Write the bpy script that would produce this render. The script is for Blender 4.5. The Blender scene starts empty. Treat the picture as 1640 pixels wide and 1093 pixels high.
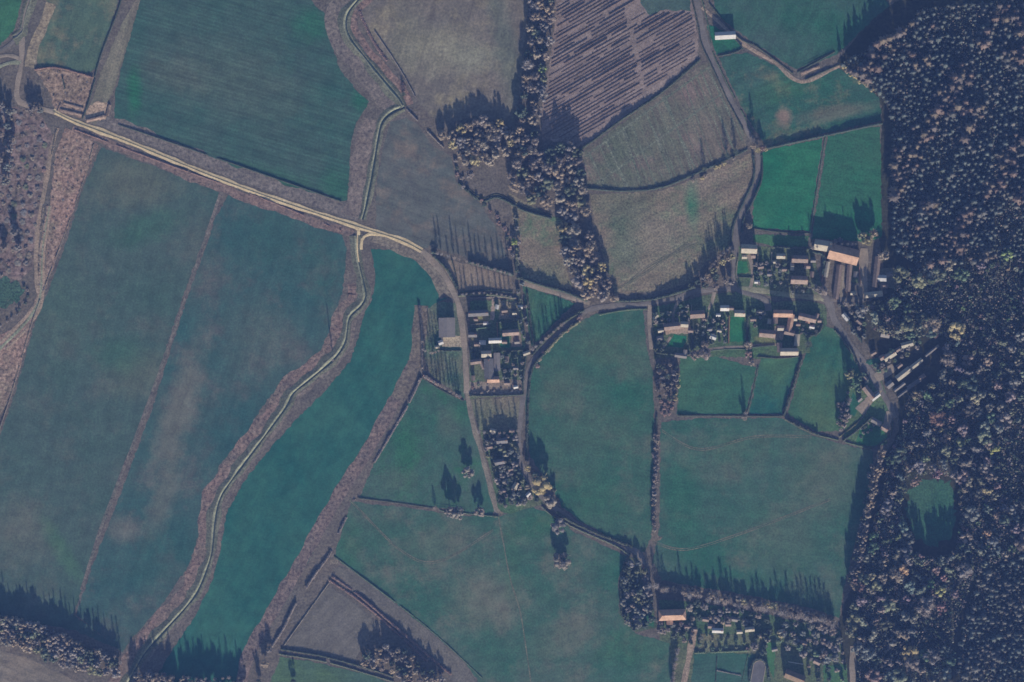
import bpy, math, random
import numpy as np
from mathutils import Vector
from mathutils.geometry import tessellate_polygon
S = 0.5                                   # metres per map unit
R = random.Random(7)
C = bpy.context.scene.collection
SUN_EL, SUN_AZ = 18.0, 173.0              # degrees, azimuth clockwise from north
def X(px): return (px - 820) * S
def Y(py): return (546.5 - py) * S
# ------------------------------------------------------------------ materials
def nodes(name):
    m = bpy.data.materials.new(name); m.use_nodes = True
    nt = m.node_tree; b = nt.nodes['Principled BSDF']
    b.inputs['Roughness'].default_value = 0.95
    b.inputs['Specular IOR Level'].default_value = 0.08
    return m, nt, b
def N(nt, t, **kw):
    n = nt.nodes.new(t)
    for k, v in kw.items(): setattr(n, k, v)
    return n
def coords(nt, rot=0, sc=(1, 1, 1)):
    tc = N(nt, 'ShaderNodeTexCoord'); mp = N(nt, 'ShaderNodeMapping', vector_type='TEXTURE'); sc = tuple(1 / q for q in sc)
    nt.links.new(tc.outputs['Object'], mp.inputs['Vector'])
    mp.inputs['Rotation'].default_value[2] = math.radians(rot); mp.inputs['Scale'].default_value = sc
    return mp.outputs['Vector']
def noise(nt, vec, scale, detail=3, rough=.6):
    n = N(nt, 'ShaderNodeTexNoise'); n.inputs['Scale'].default_value = scale
    n.inputs['Detail'].default_value = detail; n.inputs['Roughness'].default_value = rough
    nt.links.new(vec, n.inputs['Vector']); return n.outputs['Fac']
def ramp(nt, fac, lo, hi):
    r = N(nt, 'ShaderNodeMapRange'); nt.links.new(fac, r.inputs['Value'])
    r.inputs['From Min'].default_value = lo; r.inputs['From Max'].default_value = hi
    return r.outputs['Result']
def mix(nt, fac, a, b, mode='MIX'):
    m = N(nt, 'ShaderNodeMix', data_type='RGBA', blend_type=mode)
    if isinstance(fac, (int, float)): m.inputs['Factor'].default_value = fac
    else: nt.links.new(fac, m.inputs['Factor'])
    for s, v in (('A', a), ('B', b)):
        i = [q for q in m.inputs if q.name == s and q.type == 'RGBA'][0]
        if isinstance(v, tuple): i.default_value = (*v, 1)
        else: nt.links.new(v, i)
    return [q for q in m.outputs if q.type == 'RGBA'][0]
_fm = {}
def soil(c1, c2, rot=0, streak=.3, rough=.5, patch=.016, grain=.8, c3=None, rows=0, blobs=()):
    """turf or earth: broad patches of two colours, streaks along the working direction, tussock grain with relief, named patches of other growth"""
    key = (c1, c2, rot, streak, rough, patch, grain, c3, rows, blobs)
    if key in _fm: return _fm[key]
    m, nt, b = nodes('turf_%d' % len(_fm))
    v = coords(nt); off = 13.7 * len(_fm); vo = N(nt, 'ShaderNodeVectorMath', operation='ADD'); nt.links.new(v, vo.inputs[0]); vo.inputs[1].default_value = (off, off * .7, 0); v = vo.outputs[0]
    def val(c, k): return tuple(min(1, x * k) for x in c)
    f = ramp(nt, noise(nt, v, patch, 6, .65), .36, .64)
    col = mix(nt, f, c1, c2)
    if c3: col = mix(nt, ramp(nt, noise(nt, v, patch * 2.1, 6, .7), .50, .68), col, c3)
    for bx, by, rx, ry, br, bc, bs in blobs:
        mp = N(nt, 'ShaderNodeMapping', vector_type='TEXTURE'); tc = N(nt, 'ShaderNodeTexCoord'); nt.links.new(tc.outputs['Object'], mp.inputs['Vector'])
        mp.inputs['Location'].default_value = (X(bx), Y(by), 0); mp.inputs['Rotation'].default_value[2] = math.radians(br); mp.inputs['Scale'].default_value = (rx * S, ry * S, 1000)
        ln = N(nt, 'ShaderNodeVectorMath', operation='LENGTH'); nt.links.new(mp.outputs[0], ln.inputs[0])
        ad = N(nt, 'ShaderNodeMath', operation='MULTIPLY_ADD'); nt.links.new(noise(nt, v, .07, 5, .7), ad.inputs[0]); ad.inputs[1].default_value = 1.6; nt.links.new(ln.outputs['Value'], ad.inputs[2])
        r = N(nt, 'ShaderNodeMapRange'); nt.links.new(ad.outputs[0], r.inputs['Value'])
        for nm, q in (('From Min', 2.1), ('From Max', 1.25), ('To Min', 0), ('To Max', bs)): r.inputs[nm].default_value = q
        col = mix(nt, r.outputs['Result'], col, (bc[0] * .84, bc[1] * .96, bc[2] * .96))
    def scaled(col, fac, lo, hi, amt):
        r = N(nt, 'ShaderNodeMapRange'); nt.links.new(fac, r.inputs['Value'])
        for nm, q in (('From Min', lo), ('From Max', hi), ('To Min', 1 - amt), ('To Max', 1 + amt)): r.inputs[nm].default_value = q
        sc = N(nt, 'ShaderNodeVectorMath', operation='SCALE'); nt.links.new(col, sc.inputs[0]); nt.links.new(r.outputs['Result'], sc.inputs['Scale']); return sc.outputs[0]
    col = scaled(col, noise(nt, coords(nt, rot, (.07, 1, 1)), .16, 6, .75), .3, .7, streak * .8)
    if rows:
        w = N(nt, 'ShaderNodeTexWave', bands_direction='Y'); nt.links.new(coords(nt, rot), w.inputs['Vector'])
        w.inputs['Scale'].default_value = .314 / rows; w.inputs['Distortion'].default_value = 2.5; w.inputs['Detail'].default_value = 3
        w.inputs['Detail Scale'].default_value = .15
        col = scaled(col, w.outputs['Fac'], 0, 1, .07)
    col = scaled(col, noise(nt, v, .09, 6, .75), .3, .7, .27)
    g = noise(nt, v, grain * .8, 5, .75)
    col = scaled(col, g, .32, .68, min(.85, rough * 1.15))
    nt.links.new(col, b.inputs['Base Color'])
    bp = N(nt, 'ShaderNodeBump'); bp.inputs['Strength'].default_value = .5; bp.inputs['Distance'].default_value = .1 + rough * .3
    nt.links.new(g, bp.inputs['Height']); nt.links.new(bp.outputs['Normal'], b.inputs['Normal'])
    _fm[key] = m; return m
def leafmat():
    m, nt, b = nodes('leaf')
    oi = N(nt, 'ShaderNodeObjectInfo'); at = N(nt, 'ShaderNodeAttribute', attribute_name='tint')
    col = mix(nt, 1.0, oi.outputs['Color'], at.outputs['Color'], 'MULTIPLY')
    nt.links.new(col, b.inputs['Base Color'])
    tr = N(nt, 'ShaderNodeBsdfTranslucent'); nt.links.new(col, tr.inputs['Color'])
    mx = N(nt, 'ShaderNodeMixShader'); mx.inputs[0].default_value = .4
    nt.links.new(b.outputs[0], mx.inputs[1]); nt.links.new(tr.outputs[0], mx.inputs[2])
    nt.links.new(mx.outputs[0], nt.nodes['Material Output'].inputs['Surface'])
    return m
LEAF = leafmat()
def plain(name, c, var=.35, scale=1.2, rough=.85, ribs=0):
    m, nt, b = nodes(name)
    v = coords(nt)
    col = mix(nt, ramp(nt, noise(nt, v, scale, 5, .7), .3, .7), tuple(x * (1 - var) for x in c), tuple(min(1, x * (1 + var * .5)) for x in c))
    col = mix(nt, ramp(nt, noise(nt, v, scale * .25, 3, .6), .45, .8), col, tuple(x * (1 - var) for x in c))
    if ribs:
        w = N(nt, 'ShaderNodeTexWave', bands_direction='X'); nt.links.new(v, w.inputs['Vector']); w.inputs['Scale'].default_value = ribs
        col = mix(nt, .25, col, mix(nt, w.outputs['Fac'], tuple(x * .6 for x in c), c))
    nt.links.new(col, b.inputs['Base Color']); b.inputs['Roughness'].default_value = rough
    return m
BARK = plain('bark', (.10, .08, .06))
def glassmat():
    m, nt, b = nodes('window_glass'); b.inputs['Base Color'].default_value = (.04, .05, .06, 1); b.inputs['Roughness'].default_value = .1
    b.inputs['Specular IOR Level'].default_value = .5; return m
GLASS = glassmat()
def watermat():
    m, nt, b = nodes('ditch_water'); b.inputs['Base Color'].default_value = (.02, .035, .03, 1); b.inputs['Roughness'].default_value = .12
    b.inputs['Specular IOR Level'].default_value = .5
    bp = N(nt, 'ShaderNodeBump'); bp.inputs['Strength'].default_value = .15
    nt.links.new(noise(nt, coords(nt), 1.5), bp.inputs['Height']); nt.links.new(bp.outputs['Normal'], b.inputs['Normal']); return m
WATER = watermat()
# ------------------------------------------------------------------ mesh helpers
def npmesh(name, V, F, tint=None, mats=(), midx=None, smooth=False):
    V = np.asarray(V, np.float32); F = np.asarray(F, np.int32); k = F.shape[1]
    me = bpy.data.meshes.new(name)
    me.vertices.add(len(V)); me.vertices.foreach_set('co', V.ravel())
    me.loops.add(F.size); me.loops.foreach_set('vertex_index', F.ravel())
    me.polygons.add(len(F)); me.polygons.foreach_set('loop_start', np.arange(0, F.size, k, dtype=np.int32))
    if midx is not None: me.polygons.foreach_set('material_index', np.asarray(midx, np.int32))
    if tint is not None:
        a = me.color_attributes.new('tint', 'FLOAT_COLOR', 'POINT')
        t = np.asarray(tint, np.float32)
        if t.ndim == 1: t = np.repeat(t[:, None], 3, 1)
        a.data.foreach_set('color', np.hstack([t, np.ones((len(t), 1), np.float32)]).ravel())
    for m in mats: me.materials.append(m)
    me.update(calc_edges=True)
    return me
def obj(name, me, parent=None, loc=None):
    o = bpy.data.objects.new(name, me); C.objects.link(o)
    if parent: o.parent = parent
    if loc is not None: o.location = loc
    return o
def pymesh(name, V, F, mats):
    me = bpy.data.meshes.new(name); me.from_pydata([tuple(v) for v in V], [], F)
    for m in mats: me.materials.append(m)
    me.update(); return me
def tag(o, label, cat, group=None, kind=None):
    o['label'] = label; o['category'] = cat
    if group: o['group'] = group
    if kind: o['kind'] = kind
    return o
def crom(pts, step=4.0, closed=False):
    """Catmull-Rom through map points, returned resampled in metres"""
    p = [np.array((X(a), Y(b))) for a, b in pts]; n = len(p); out = []
    rng = range(n) if closed else range(n - 1)
    for i in rng:
        if closed: a, b, c, d = p[i - 1], p[i], p[(i + 1) % n], p[(i + 2) % n]
        else: a, b, c, d = p[max(i - 1, 0)], p[i], p[i + 1], p[min(i + 2, n - 1)]
        L = np.linalg.norm(c - b); k = max(1, int(L / step))
        for j in range(k):
            t = j / k
            out.append(.5 * ((2 * b) + (c - a) * t + (2 * a - 5 * b + 4 * c - d) * t * t + (3 * b - a - 3 * c + d) * t ** 3))
    if not closed: out.append(p[-1])
    return out
def straight(pts, step=4.0, closed=False):
    p = [np.array((X(a), Y(b))) for a, b in pts]; out = []
    n = len(p)
    for i in range(n if closed else n - 1):
        b, c = p[i], p[(i + 1) % n]; k = max(1, int(np.linalg.norm(c - b) / step))
        out += [b + (c - b) * j / k for j in range(k)]
    if not closed: out.append(p[-1])
    return out
_zk = [0]
def lift(z):
    _zk[0] += 1; return z * 2 + .0015 * (_zk[0] % 25)
def sheet(name, pts, z, mat, jit=.35, smooth=False, kind='structure'):
    p = (crom if smooth else straight)(pts, 2.2, True); z = lift(z); jit *= 1.7
    r = random.Random(len(pts) * 31 + int(pts[0][0]))
    V = [Vector((q[0] + r.uniform(-jit, jit), q[1] + r.uniform(-jit, jit), z)) for q in p]
    F = [list(t) for t in tessellate_polygon([V])]
    G = []
    for t in F:
        a, b, c = (V[i] for i in t)
        G.append(t if (b - a).cross(c - a).z > 0 else t[::-1])
    o = obj(name, pymesh(name, V, G, [mat])); o['kind'] = kind
    return o
def sweep(name, pts, prof, mats, z=0.0, jit=.15, smooth=True, kind='structure', step=3.0, midx=None):
    """profile [(across, height)...] swept along a map path"""
    p = (crom if smooth else straight)(pts, step); r = random.Random(int(pts[0][0] * 7 + pts[-1][1])); z = lift(z)
    V, F, M = [], [], []; k = len(prof); ph = (r.uniform(0, 6), r.uniform(0, 6))
    for i, q in enumerate(p):
        d = p[min(i + 1, len(p) - 1)] - p[max(i - 1, 0)]; d = d / (np.linalg.norm(d) + 1e-9); nx, ny = d[1], -d[0]   # right-hand normal
        w = 1 + jit * (math.sin(i * .37 * step / 3 + ph[0]) * .6 + math.sin(i * .91 * step / 3 + ph[1]) * .5 + r.uniform(-.35, .35))
        for a, h in prof: V.append((q[0] + nx * a * w, q[1] + ny * a * w, z + h))
    for i in range(len(p) - 1):
        for j in range(k - 1):
            F.append((i * k + j, i * k + j + 1, (i + 1) * k + j + 1, (i + 1) * k + j))
            M.append(midx[j] if midx else 0)
    me = pymesh(name, V, F, mats); me.polygons.foreach_set('material_index', M)
    if kind == 'data': return me
    o = obj(name, me)
    if kind: o['kind'] = kind
    return o
def inside(pt, poly):
    x, y = pt; c = False; j = len(poly) - 1
    for i in range(len(poly)):
        xi, yi = poly[i]; xj, yj = poly[j]
        if (yi > y) != (yj > y) and x < (xj - xi) * (y - yi) / (yj - yi) + xi: c = not c
        j = i
    return c
def scatter(poly, d, seed=1, holes=(), tries=30):
    """dart throwing: map points at least d apart inside poly"""
    r = random.Random(seed); xs = [a for a, _ in poly]; ys = [b for _, b in poly]
    g = {}; out = []; cell = d / 1.5
    area = (max(xs) - min(xs)) * (max(ys) - min(ys))
    for _ in range(int(area / (d * d) * tries)):
        q = (r.uniform(min(xs), max(xs)), r.uniform(min(ys), max(ys)))
        if not inside(q, poly) or any(inside(q, h) for h in holes): continue
        cx, cy = int(q[0] // cell), int(q[1] // cell)
        if any((q[0] - o[0]) ** 2 + (q[1] - o[1]) ** 2 < d * d for ax in range(cx - 2, cx + 3) for ay in range(cy - 2, cy + 3) for o in g.get((ax, ay), ())): continue
        g.setdefault((cx, cy), []).append(q); out.append(q)
    return out
def along(pts, spacing, jit=2.0, seed=1):
    r = random.Random(seed); p = crom(pts, 1.0); out = []; acc = 0
    for a, b in zip(p, p[1:]):
        acc += np.linalg.norm(b - a) / S
        if acc >= spacing:
            acc = r.uniform(-.25, .1) * spacing; out.append((b[0] / S + 820 + r.uniform(-jit, jit), 546.5 - b[1] / S + r.uniform(-jit, jit)))
    return out
# ------------------------------------------------------------------ foliage meshes
def leaves(P, Nn, size, rng):
    """one ragged quad per leaf clump"""
    n = len(P); a = rng.normal(size=(n, 3)); Nn = Nn / (np.linalg.norm(Nn, axis=1, keepdims=True) + 1e-9)
    u = np.cross(Nn, a); u /= np.linalg.norm(u, axis=1, keepdims=True) + 1e-9; v = np.cross(Nn, u)
    s = size * rng.uniform(.6, 1.25, (n, 1)); V = np.empty((n, 4, 3))
    for k, (cu, cv) in enumerate(((-1, -.6), (.7, -1), (1, .7), (-.6, 1))):
        V[:, k] = P + u * s * .5 * cu * rng.uniform(.7, 1.2, (n, 1)) + v * s * .5 * cv * rng.uniform(.7, 1.2, (n, 1))
    return V.reshape(-1, 3), np.arange(n * 4).reshape(n, 4), np.repeat(rng.uniform(.8, 1.2, n), 4)
def twigs(P, D, length, width, rng):
    """thin spreading twigs, one narrow quad each"""
    n = len(P); D = D / (np.linalg.norm(D, axis=1, keepdims=True) + 1e-9)
    u = np.cross(D, rng.normal(size=(n, 3))); u /= np.linalg.norm(u, axis=1, keepdims=True) + 1e-9
    L = length * rng.uniform(.6, 1.3, (n, 1)); V = np.empty((n, 4, 3))
    V[:, 0] = P - u * width; V[:, 1] = P + u * width; V[:, 2] = P + D * L + u * width * .3; V[:, 3] = P + D * L - u * width * .3
    return V.reshape(-1, 3), np.arange(n * 4).reshape(n, 4), np.repeat(rng.uniform(.7, 1.25, n), 4)
def fuse(parts):
    V, F, T, o = [], [], [], 0
    for v, f, t in parts: V.append(v); F.append(f + o); T.append(t); o += len(v)
    return np.vstack(V), np.vstack(F), np.concatenate(T)
def blob(c, r, rng, n=3):
    V, F = [], []
    for ax in range(3):
        for sg in (-1, 1):
            b = len(V)
            for i in range(n + 1):
                for j in range(n + 1):
                    q = [0, 0, 0]; q[ax] = sg; q[(ax + 1) % 3] = sg * (2 * i / n - 1); q[(ax + 2) % 3] = 2 * j / n - 1
                    q = np.array(q) / np.linalg.norm(q); k = 1 + .16 * math.sin(q[0] * 7 + c[0] * 5) * math.sin(q[1] * 6 + c[1] * 4) + .12 * math.sin(q[2] * 8 + c[2])
                    V.append(np.array(c) + q * r * k)
            for i in range(n):
                for j in range(n): F.append((b + i * (n + 1) + j, b + (i + 1) * (n + 1) + j, b + (i + 1) * (n + 1) + j + 1, b + i * (n + 1) + j + 1))
    return np.array(V), np.array(F), np.full(len(V), 1.0) * rng.uniform(.8, 1.1)
def crown_np(seed, n=420, bare=.0, tall=1.0, lobes=10, leaf=.85, wide=.88):
    """unit tree: crown radius 4 m, height 9 m*tall"""
    rng = np.random.default_rng(seed); H = 9 * tall; cz = H * .55; ez = H * .42; parts = []
    for i in range(lobes):
        a = rng.uniform(0, 6.28); rr = wide * math.sqrt(rng.uniform(.02, 1)); zc = rng.uniform(-.65, .65)
        rr *= math.sqrt(max(.15, 1 - zc * zc)); c = np.array((4 * rr * math.cos(a), 4 * rr * math.sin(a), cz + ez * zc))
        lr = rng.uniform(.7, 1.65); k = int(n / lobes)
        d = rng.normal(size=(k, 3)); d /= np.linalg.norm(d, axis=1, keepdims=True)
        p = c + d * lr * rng.uniform(.55, 1.05, (k, 1)) * np.array((1, 1, 1.0 + .25 * (tall - 1)))
        nl = int(k * (1 - bare)); lob = rng.uniform(.85, 1.12); parts.append(blob(c, lr * (.88 - .18 * bare), rng))
        if nl:
            v, f, t = leaves(p[:nl], d[:nl] + rng.normal(size=(nl, 3)) * .6, leaf, rng); parts.append((v, f, t * lob))
        if k - nl:
            dd = d[nl:] * .8 + np.array((0, 0, .5)) + rng.normal(size=(k - nl, 3)) * .3
            parts.append(twigs(c + d[nl:] * lr * .35, dd, 1.7, .14, rng))
    return fuse(parts)
def frustum(p0, p1, r0, r1, k=6):
    p0, p1 = np.array(p0, float), np.array(p1, float); d = p1 - p0; d /= np.linalg.norm(d)
    u = np.cross(d, (.31, .95, .1)); u /= np.linalg.norm(u); v = np.cross(d, u)
    a = np.arange(k) * 2 * math.pi / k; ring = np.cos(a)[:, None] * u + np.sin(a)[:, None] * v
    V = np.vstack([p0 + ring * r0, p1 + ring * r1]); F = [(i, (i + 1) % k, k + (i + 1) % k, k + i) for i in range(k)]
    return V, np.array(F), np.ones(len(V))
def trunk_np(seed, tall=1.0, bare=False):
    rng = np.random.default_rng(seed + 99); H = 9 * tall; parts = [frustum((0, 0, -.3), (.1, .1, H * .35), .3, .2), frustum((.1, .1, H * .34), (0, .2, H * .8), .2, .06)]
    for i in range(9 if bare else 6):
        a = rng.uniform(0, 6.28); z = H * rng.uniform(.25, .5); r = rng.uniform(1.8, 3.2)
        parts.append(frustum((.1, .1, z), (r * math.cos(a), r * math.sin(a), z + H * rng.uniform(.18, .38)), .12, .04, 5))
    return fuse(parts)
def poplar_np(seed, n=230, bare=.45):
    """unit slender tree: radius 1.5 m, height 12 m"""
    rng = np.random.default_rng(seed); z = rng.uniform(.16, 1, n); w = 1.5 * np.clip(np.minimum((z - .08) * 4, (1.03 - z) * 1.6), .12, 1)
    a = rng.uniform(0, 6.28, n); r = w * np.sqrt(rng.uniform(.05, 1, n)); P = np.stack([r * np.cos(a), r * np.sin(a), z * 12], 1)
    D = np.stack([np.cos(a), np.sin(a), np.full(n, 1.6)], 1) + rng.normal(size=(n, 3)) * .3; nl = int(n * (1 - bare))
    return fuse([leaves(P[:nl], rng.normal(size=(nl, 3)), .6, rng), twigs(P[nl:], D[nl:], 1.6, .09, rng)])
def conifer_np(seed, tiers=5, k=7):
    """unit plantation tree: radius 2.3 m, height 12 m, round-shouldered crown of ragged whorls"""
    rng = np.random.default_rng(seed); V, F, T = [], [], []
    for i in range(tiers):
        f = i / (tiers - 1); z0 = 4 + 6.2 * f; rad = 2.4 * math.sqrt(max(.12, 1 - f * f * .85)); z1 = z0 + 2.2 - .5 * f; base = len(V)
        V.append((rng.normal() * .15, rng.normal() * .15, z1)); T.append(1.05); a0 = rng.uniform(0, 6.28)
        for j in range(2 * k):
            rr = rad * (rng.uniform(.62, 1.3) if j % 2 == 0 else rng.uniform(.35, .7)); a = a0 + j * math.pi / k + rng.normal() * .08
            V.append((rr * math.cos(a), rr * math.sin(a), z0 + (0 if j % 2 == 0 else .35) + rng.normal() * .25)); T.append(rng.uniform(.8, 1.2) if j % 2 == 0 else .8)
        for j in range(2 * k): F.append((base, base + 1 + j, base + 1 + (j + 1) % (2 * k)))
    b = len(V)
    for i in range(5):
        a = i * 1.2566; V.append((.22 * math.cos(a), .22 * math.sin(a), -.2)); T.append(.6)
    V.append((0, 0, 11)); T.append(.6)
    for i in range(5): F.append((b + i, b + (i + 1) % 5, b + 5))
    return np.array(V), np.array(F), np.array(T)
def merge_np(base, placements):
    """placements: (x, y, scale xy, scale z, rot, colour) -> one array set"""
    Vs, Fs, Ts, o = [], [], [], 0
    for x, y, s, sz, rot, col, k in placements:
        v, f, t = base[k % len(base)]; c, sn = math.cos(rot), math.sin(rot)
        w = np.stack([(v[:, 0] * c - v[:, 1] * sn) * s + x, (v[:, 0] * sn + v[:, 1] * c) * s + y, v[:, 2] * sz], 1)
        Vs.append(w); Fs.append(f + o); Ts.append(t[:, None] * np.array(col)[None]); o += len(v)
    return np.vstack(Vs), np.vstack(Fs), np.vstack(Ts)
PAL = {'greybrown': (.29, .26, .245), 'tan': (.35, .305, .25), 'yellow': (.42, .365, .21), 'olive': (.22, .235, .16), 'dark': (.11, .135, .105), 'grey': (.215, .225, .21),
       'russet': (.32, .225, .20), 'lime': (.34, .43, .15), 'green': (.16, .22, .145), 'orchard': (.17, .13, .115)}
WORD = {'grey': 'grey-green', 'greybrown': 'bare grey-brown', 'tan': 'tan autumn', 'yellow': 'yellow autumn', 'olive': 'olive green', 'dark': 'dark evergreen', 'russet': 'russet',
        'lime': 'lime green', 'green': 'mid green'}
CROWN, TRUNK = {}, {}
for i in range(5):
    CROWN['leafy', i] = npmesh('crown_leafy', *crown_np(10 + i, 900, .08, lobes=22, leaf=.65), mats=[LEAF])
    CROWN['bare', i] = npmesh('crown_bare', *crown_np(30 + i, 1000, .45, lobes=22, leaf=.6), mats=[LEAF])
    v, f, t = trunk_np(i); TRUNK['t', i] = npmesh('trunk', v, f, mats=[BARK])
for i in range(3):
    CROWN['slim', i] = npmesh('crown_slender', *poplar_np(50 + i), mats=[LEAF])
    v, f, t = fuse([frustum((0, 0, -.3), (0, 0, 11), .22, .05)]); TRUNK['s', i] = npmesh('trunk_slender', v, f, mats=[BARK])
    v, f, t = crown_np(70 + i, 260, .1, lobes=10, leaf=.9, wide=.6); CROWN['bush', i] = npmesh('shrub_foliage', v * np.array((.25, .25, .24)) - np.array((0, 0, .45)), f, t, mats=[LEAF])
CONI = [conifer_np(i) for i in range(6)]
CONM = [npmesh('conifer', *c, mats=[LEAF]) for c in CONI]
def vary(col, r, amt=.18):
    k = 1 + r.uniform(-amt, amt); h = r.uniform(-.07, .07)
    return (max(.01, col[0] * k * (1 + h)), max(.01, col[1] * k), max(.01, col[2] * k * (1 - h)), 1)
def tree(px, py, rad, h, pal, label, group=None, kind='leafy', name='broadleaf_tree', r=R):
    if kind == 'bare' and name == 'broadleaf_tree': name = 'bare_tree'
    e = obj(name, None, loc=(X(px), Y(py), 0)); e.empty_display_size = .5
    e.rotation_euler.z = r.uniform(0, 6.28)
    if kind == 'slim': m, t, e.scale = CROWN['slim', r.randrange(3)], TRUNK['s', r.randrange(3)], (rad / 1.5, rad / 1.5, h / 12)
    else: k = r.randrange(5); m, t, e.scale = CROWN[kind, k], TRUNK['t', k], (rad / 4, rad / 4, h / 9)
    c = obj('crown', m, e); c.color = vary(PAL[pal], r)
    obj('trunk', t, e)
    return tag(e, label, 'tree', group)
def shrub(px, py, rad, h, pal, label, group, name='garden_shrub', r=R):
    rad *= 1.3
    if h > 4.3 and name == 'garden_shrub': name = 'garden_tree'
    o = obj(name, CROWN['bush', r.randrange(3)], loc=(X(px), Y(py), 0)); o.scale = (rad, rad, h / 1.7); o.rotation_euler.z = r.uniform(0, 6.28)
    o.color = vary(PAL[pal], r); return tag(o, label.replace('shrub', 'tree', 1) if name == 'garden_tree' else label, 'tree' if name == 'garden_tree' else 'shrub', group)
def size_word(rad): return 'small' if rad < 2.6 else 'mid-sized' if rad < 4 else 'large'
def grove(points, rad, h, pals, where, group, kind='leafy', name='broadleaf_tree', seed=3):
    r = random.Random(seed)
    for q in points:
        pal = r.choices(list(pals), list(pals.values()))[0]; s = r.uniform(*rad)
        kd = kind if kind != 'mix' else ('bare' if pal in ('greybrown', 'tan') and r.random() < .6 else 'leafy')
        tree(q[0], q[1], s, r.uniform(*h), pal, f'{size_word(s)} {WORD[pal]} tree {where}', group, kd, name, r)
def shrubs(points, rad, h, pals, where, group, name='garden_shrub', seed=3):
    r = random.Random(seed)
    for q in points:
        pal = r.choices(list(pals), list(pals.values()))[0]; s = r.uniform(*rad)
        shrub(q[0], q[1], s, r.uniform(*h), pal, f'{"small" if s < 1.5 else "broad"} {WORD[pal]} shrub {where}', group, name, r)
def hedge(pts, label, w=1.6, h=1.6, pal='dark', gap=.05, dens=7, name='hedge', cat='hedge', group=None, smooth=True, seed=0):
    """a clipped or straggly hedge: leaf clumps along a path, with a solid core added to block light"""
    if h < 2: h *= .8
    p = (crom if smooth else straight)(pts, 1.0); rng = np.random.default_rng(int(pts[0][0] * 13 + pts[-1][1] * 7 + seed)); r = random.Random(int(pts[0][0]) + seed)
    core_v, core_f, P, Nn = [], [], [], []; run = None; o = np.array((p[0][0], p[0][1]))
    keep = []; on = True
    for i in range(len(p)):
        if gap and r.random() < .16: on = r.random() > gap
        keep.append(on)
    hv = 1.0
    for i in range(len(p)):
        if not keep[i]: run = None; continue
        d = p[min(i + 1, len(p) - 1)] - p[max(i - 1, 0)]; d = d / (np.linalg.norm(d) + 1e-9); nx = np.array((d[1], -d[0])); q = p[i] - o
        hv = min(1.55, max(.45, hv + r.uniform(-.2, .2))); hh = h * hv; ww = w * (.8 + .2 * hv) * .36
        b = len(core_v); core_v += [(*(q - nx * ww), -.05), (*(q - nx * ww * .7), hh * .8), (*(q + nx * ww * .7), hh * .8), (*(q + nx * ww), -.05)]
        if run is not None:
            for j in range(3): core_f.append((run + j, run + j + 1, b + j + 1, b + j))
        run = b
        for _ in range(dens):
            a = rng.uniform(-1, 1); z = rng.uniform(.15, 1); s = (1 - .35 * z)
            P.append((*(q + nx * a * w * .5 * s + d * rng.uniform(-.5, .5)), hh * z)); Nn.append((nx[0] * a, nx[1] * a, z))
    parts = [leaves(np.array(P), np.array(Nn) + rng.normal(size=(len(P), 3)) * .5, min(1.0, .35 + w * .25), rng)]
    if core_f: parts.append((np.array(core_v, float), np.array(core_f), np.full(len(core_v), .8)))
    ob = obj(name, npmesh(name, *fuse(parts), mats=[LEAF]), loc=(o[0], o[1], 0)); ob.color = vary(PAL[pal], r, .08)
    return tag(ob, label, cat, group)
# ------------------------------------------------------------------ buildings
ROOFM = {k: plain('roof_' + k, c, v, 1.0, .8, rb) for k, (c, v, rb) in {'orange': ((.37, .24, .175), .5, 0), 'pink': ((.235, .18, .155), .5, 0), 'tile': ((.20, .155, .135), .5, 0), 'slate': ((.13, .125, .13), .35, 0),
         'white': ((.42, .41, .40), .3, 3), 'cream': ((.33, .30, .245), .4, 0), 'grey': ((.185, .17, .165), .35, 2), 'brown': ((.17, .125, .09), .4, 0)}.items()}
WALLM = {k: plain('wall_' + k, c, .2, .7) for k, c in {'brick': (.34, .17, .11), 'render': (.55, .50, .42), 'stone': (.36, .31, .24), 'board': (.12, .10, .085), 'metal': (.32, .33, .33)}.items()}
DOORM = plain('door_paint', (.10, .12, .10)); FRAMEM = plain('window_paint', (.7, .7, .68))
CHIM = plain('chimney_brick', (.30, .14, .09))
def boxv(x0, x1, y0, y1, z0, z1):
    V = [(x, y, z) for z in (z0, z1) for y in (y0, y1) for x in (x0, x1)]
    return V, [(0, 2, 3, 1), (4, 5, 7, 6), (0, 1, 5, 4), (1, 3, 7, 5), (3, 2, 6, 7), (2, 0, 4, 6)]
def joinb(*bs):
    V, F = [], []
    for v, f in bs: o = len(V); V += v; F += [tuple(i + o for i in q) for q in f]
    return V, F
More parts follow.
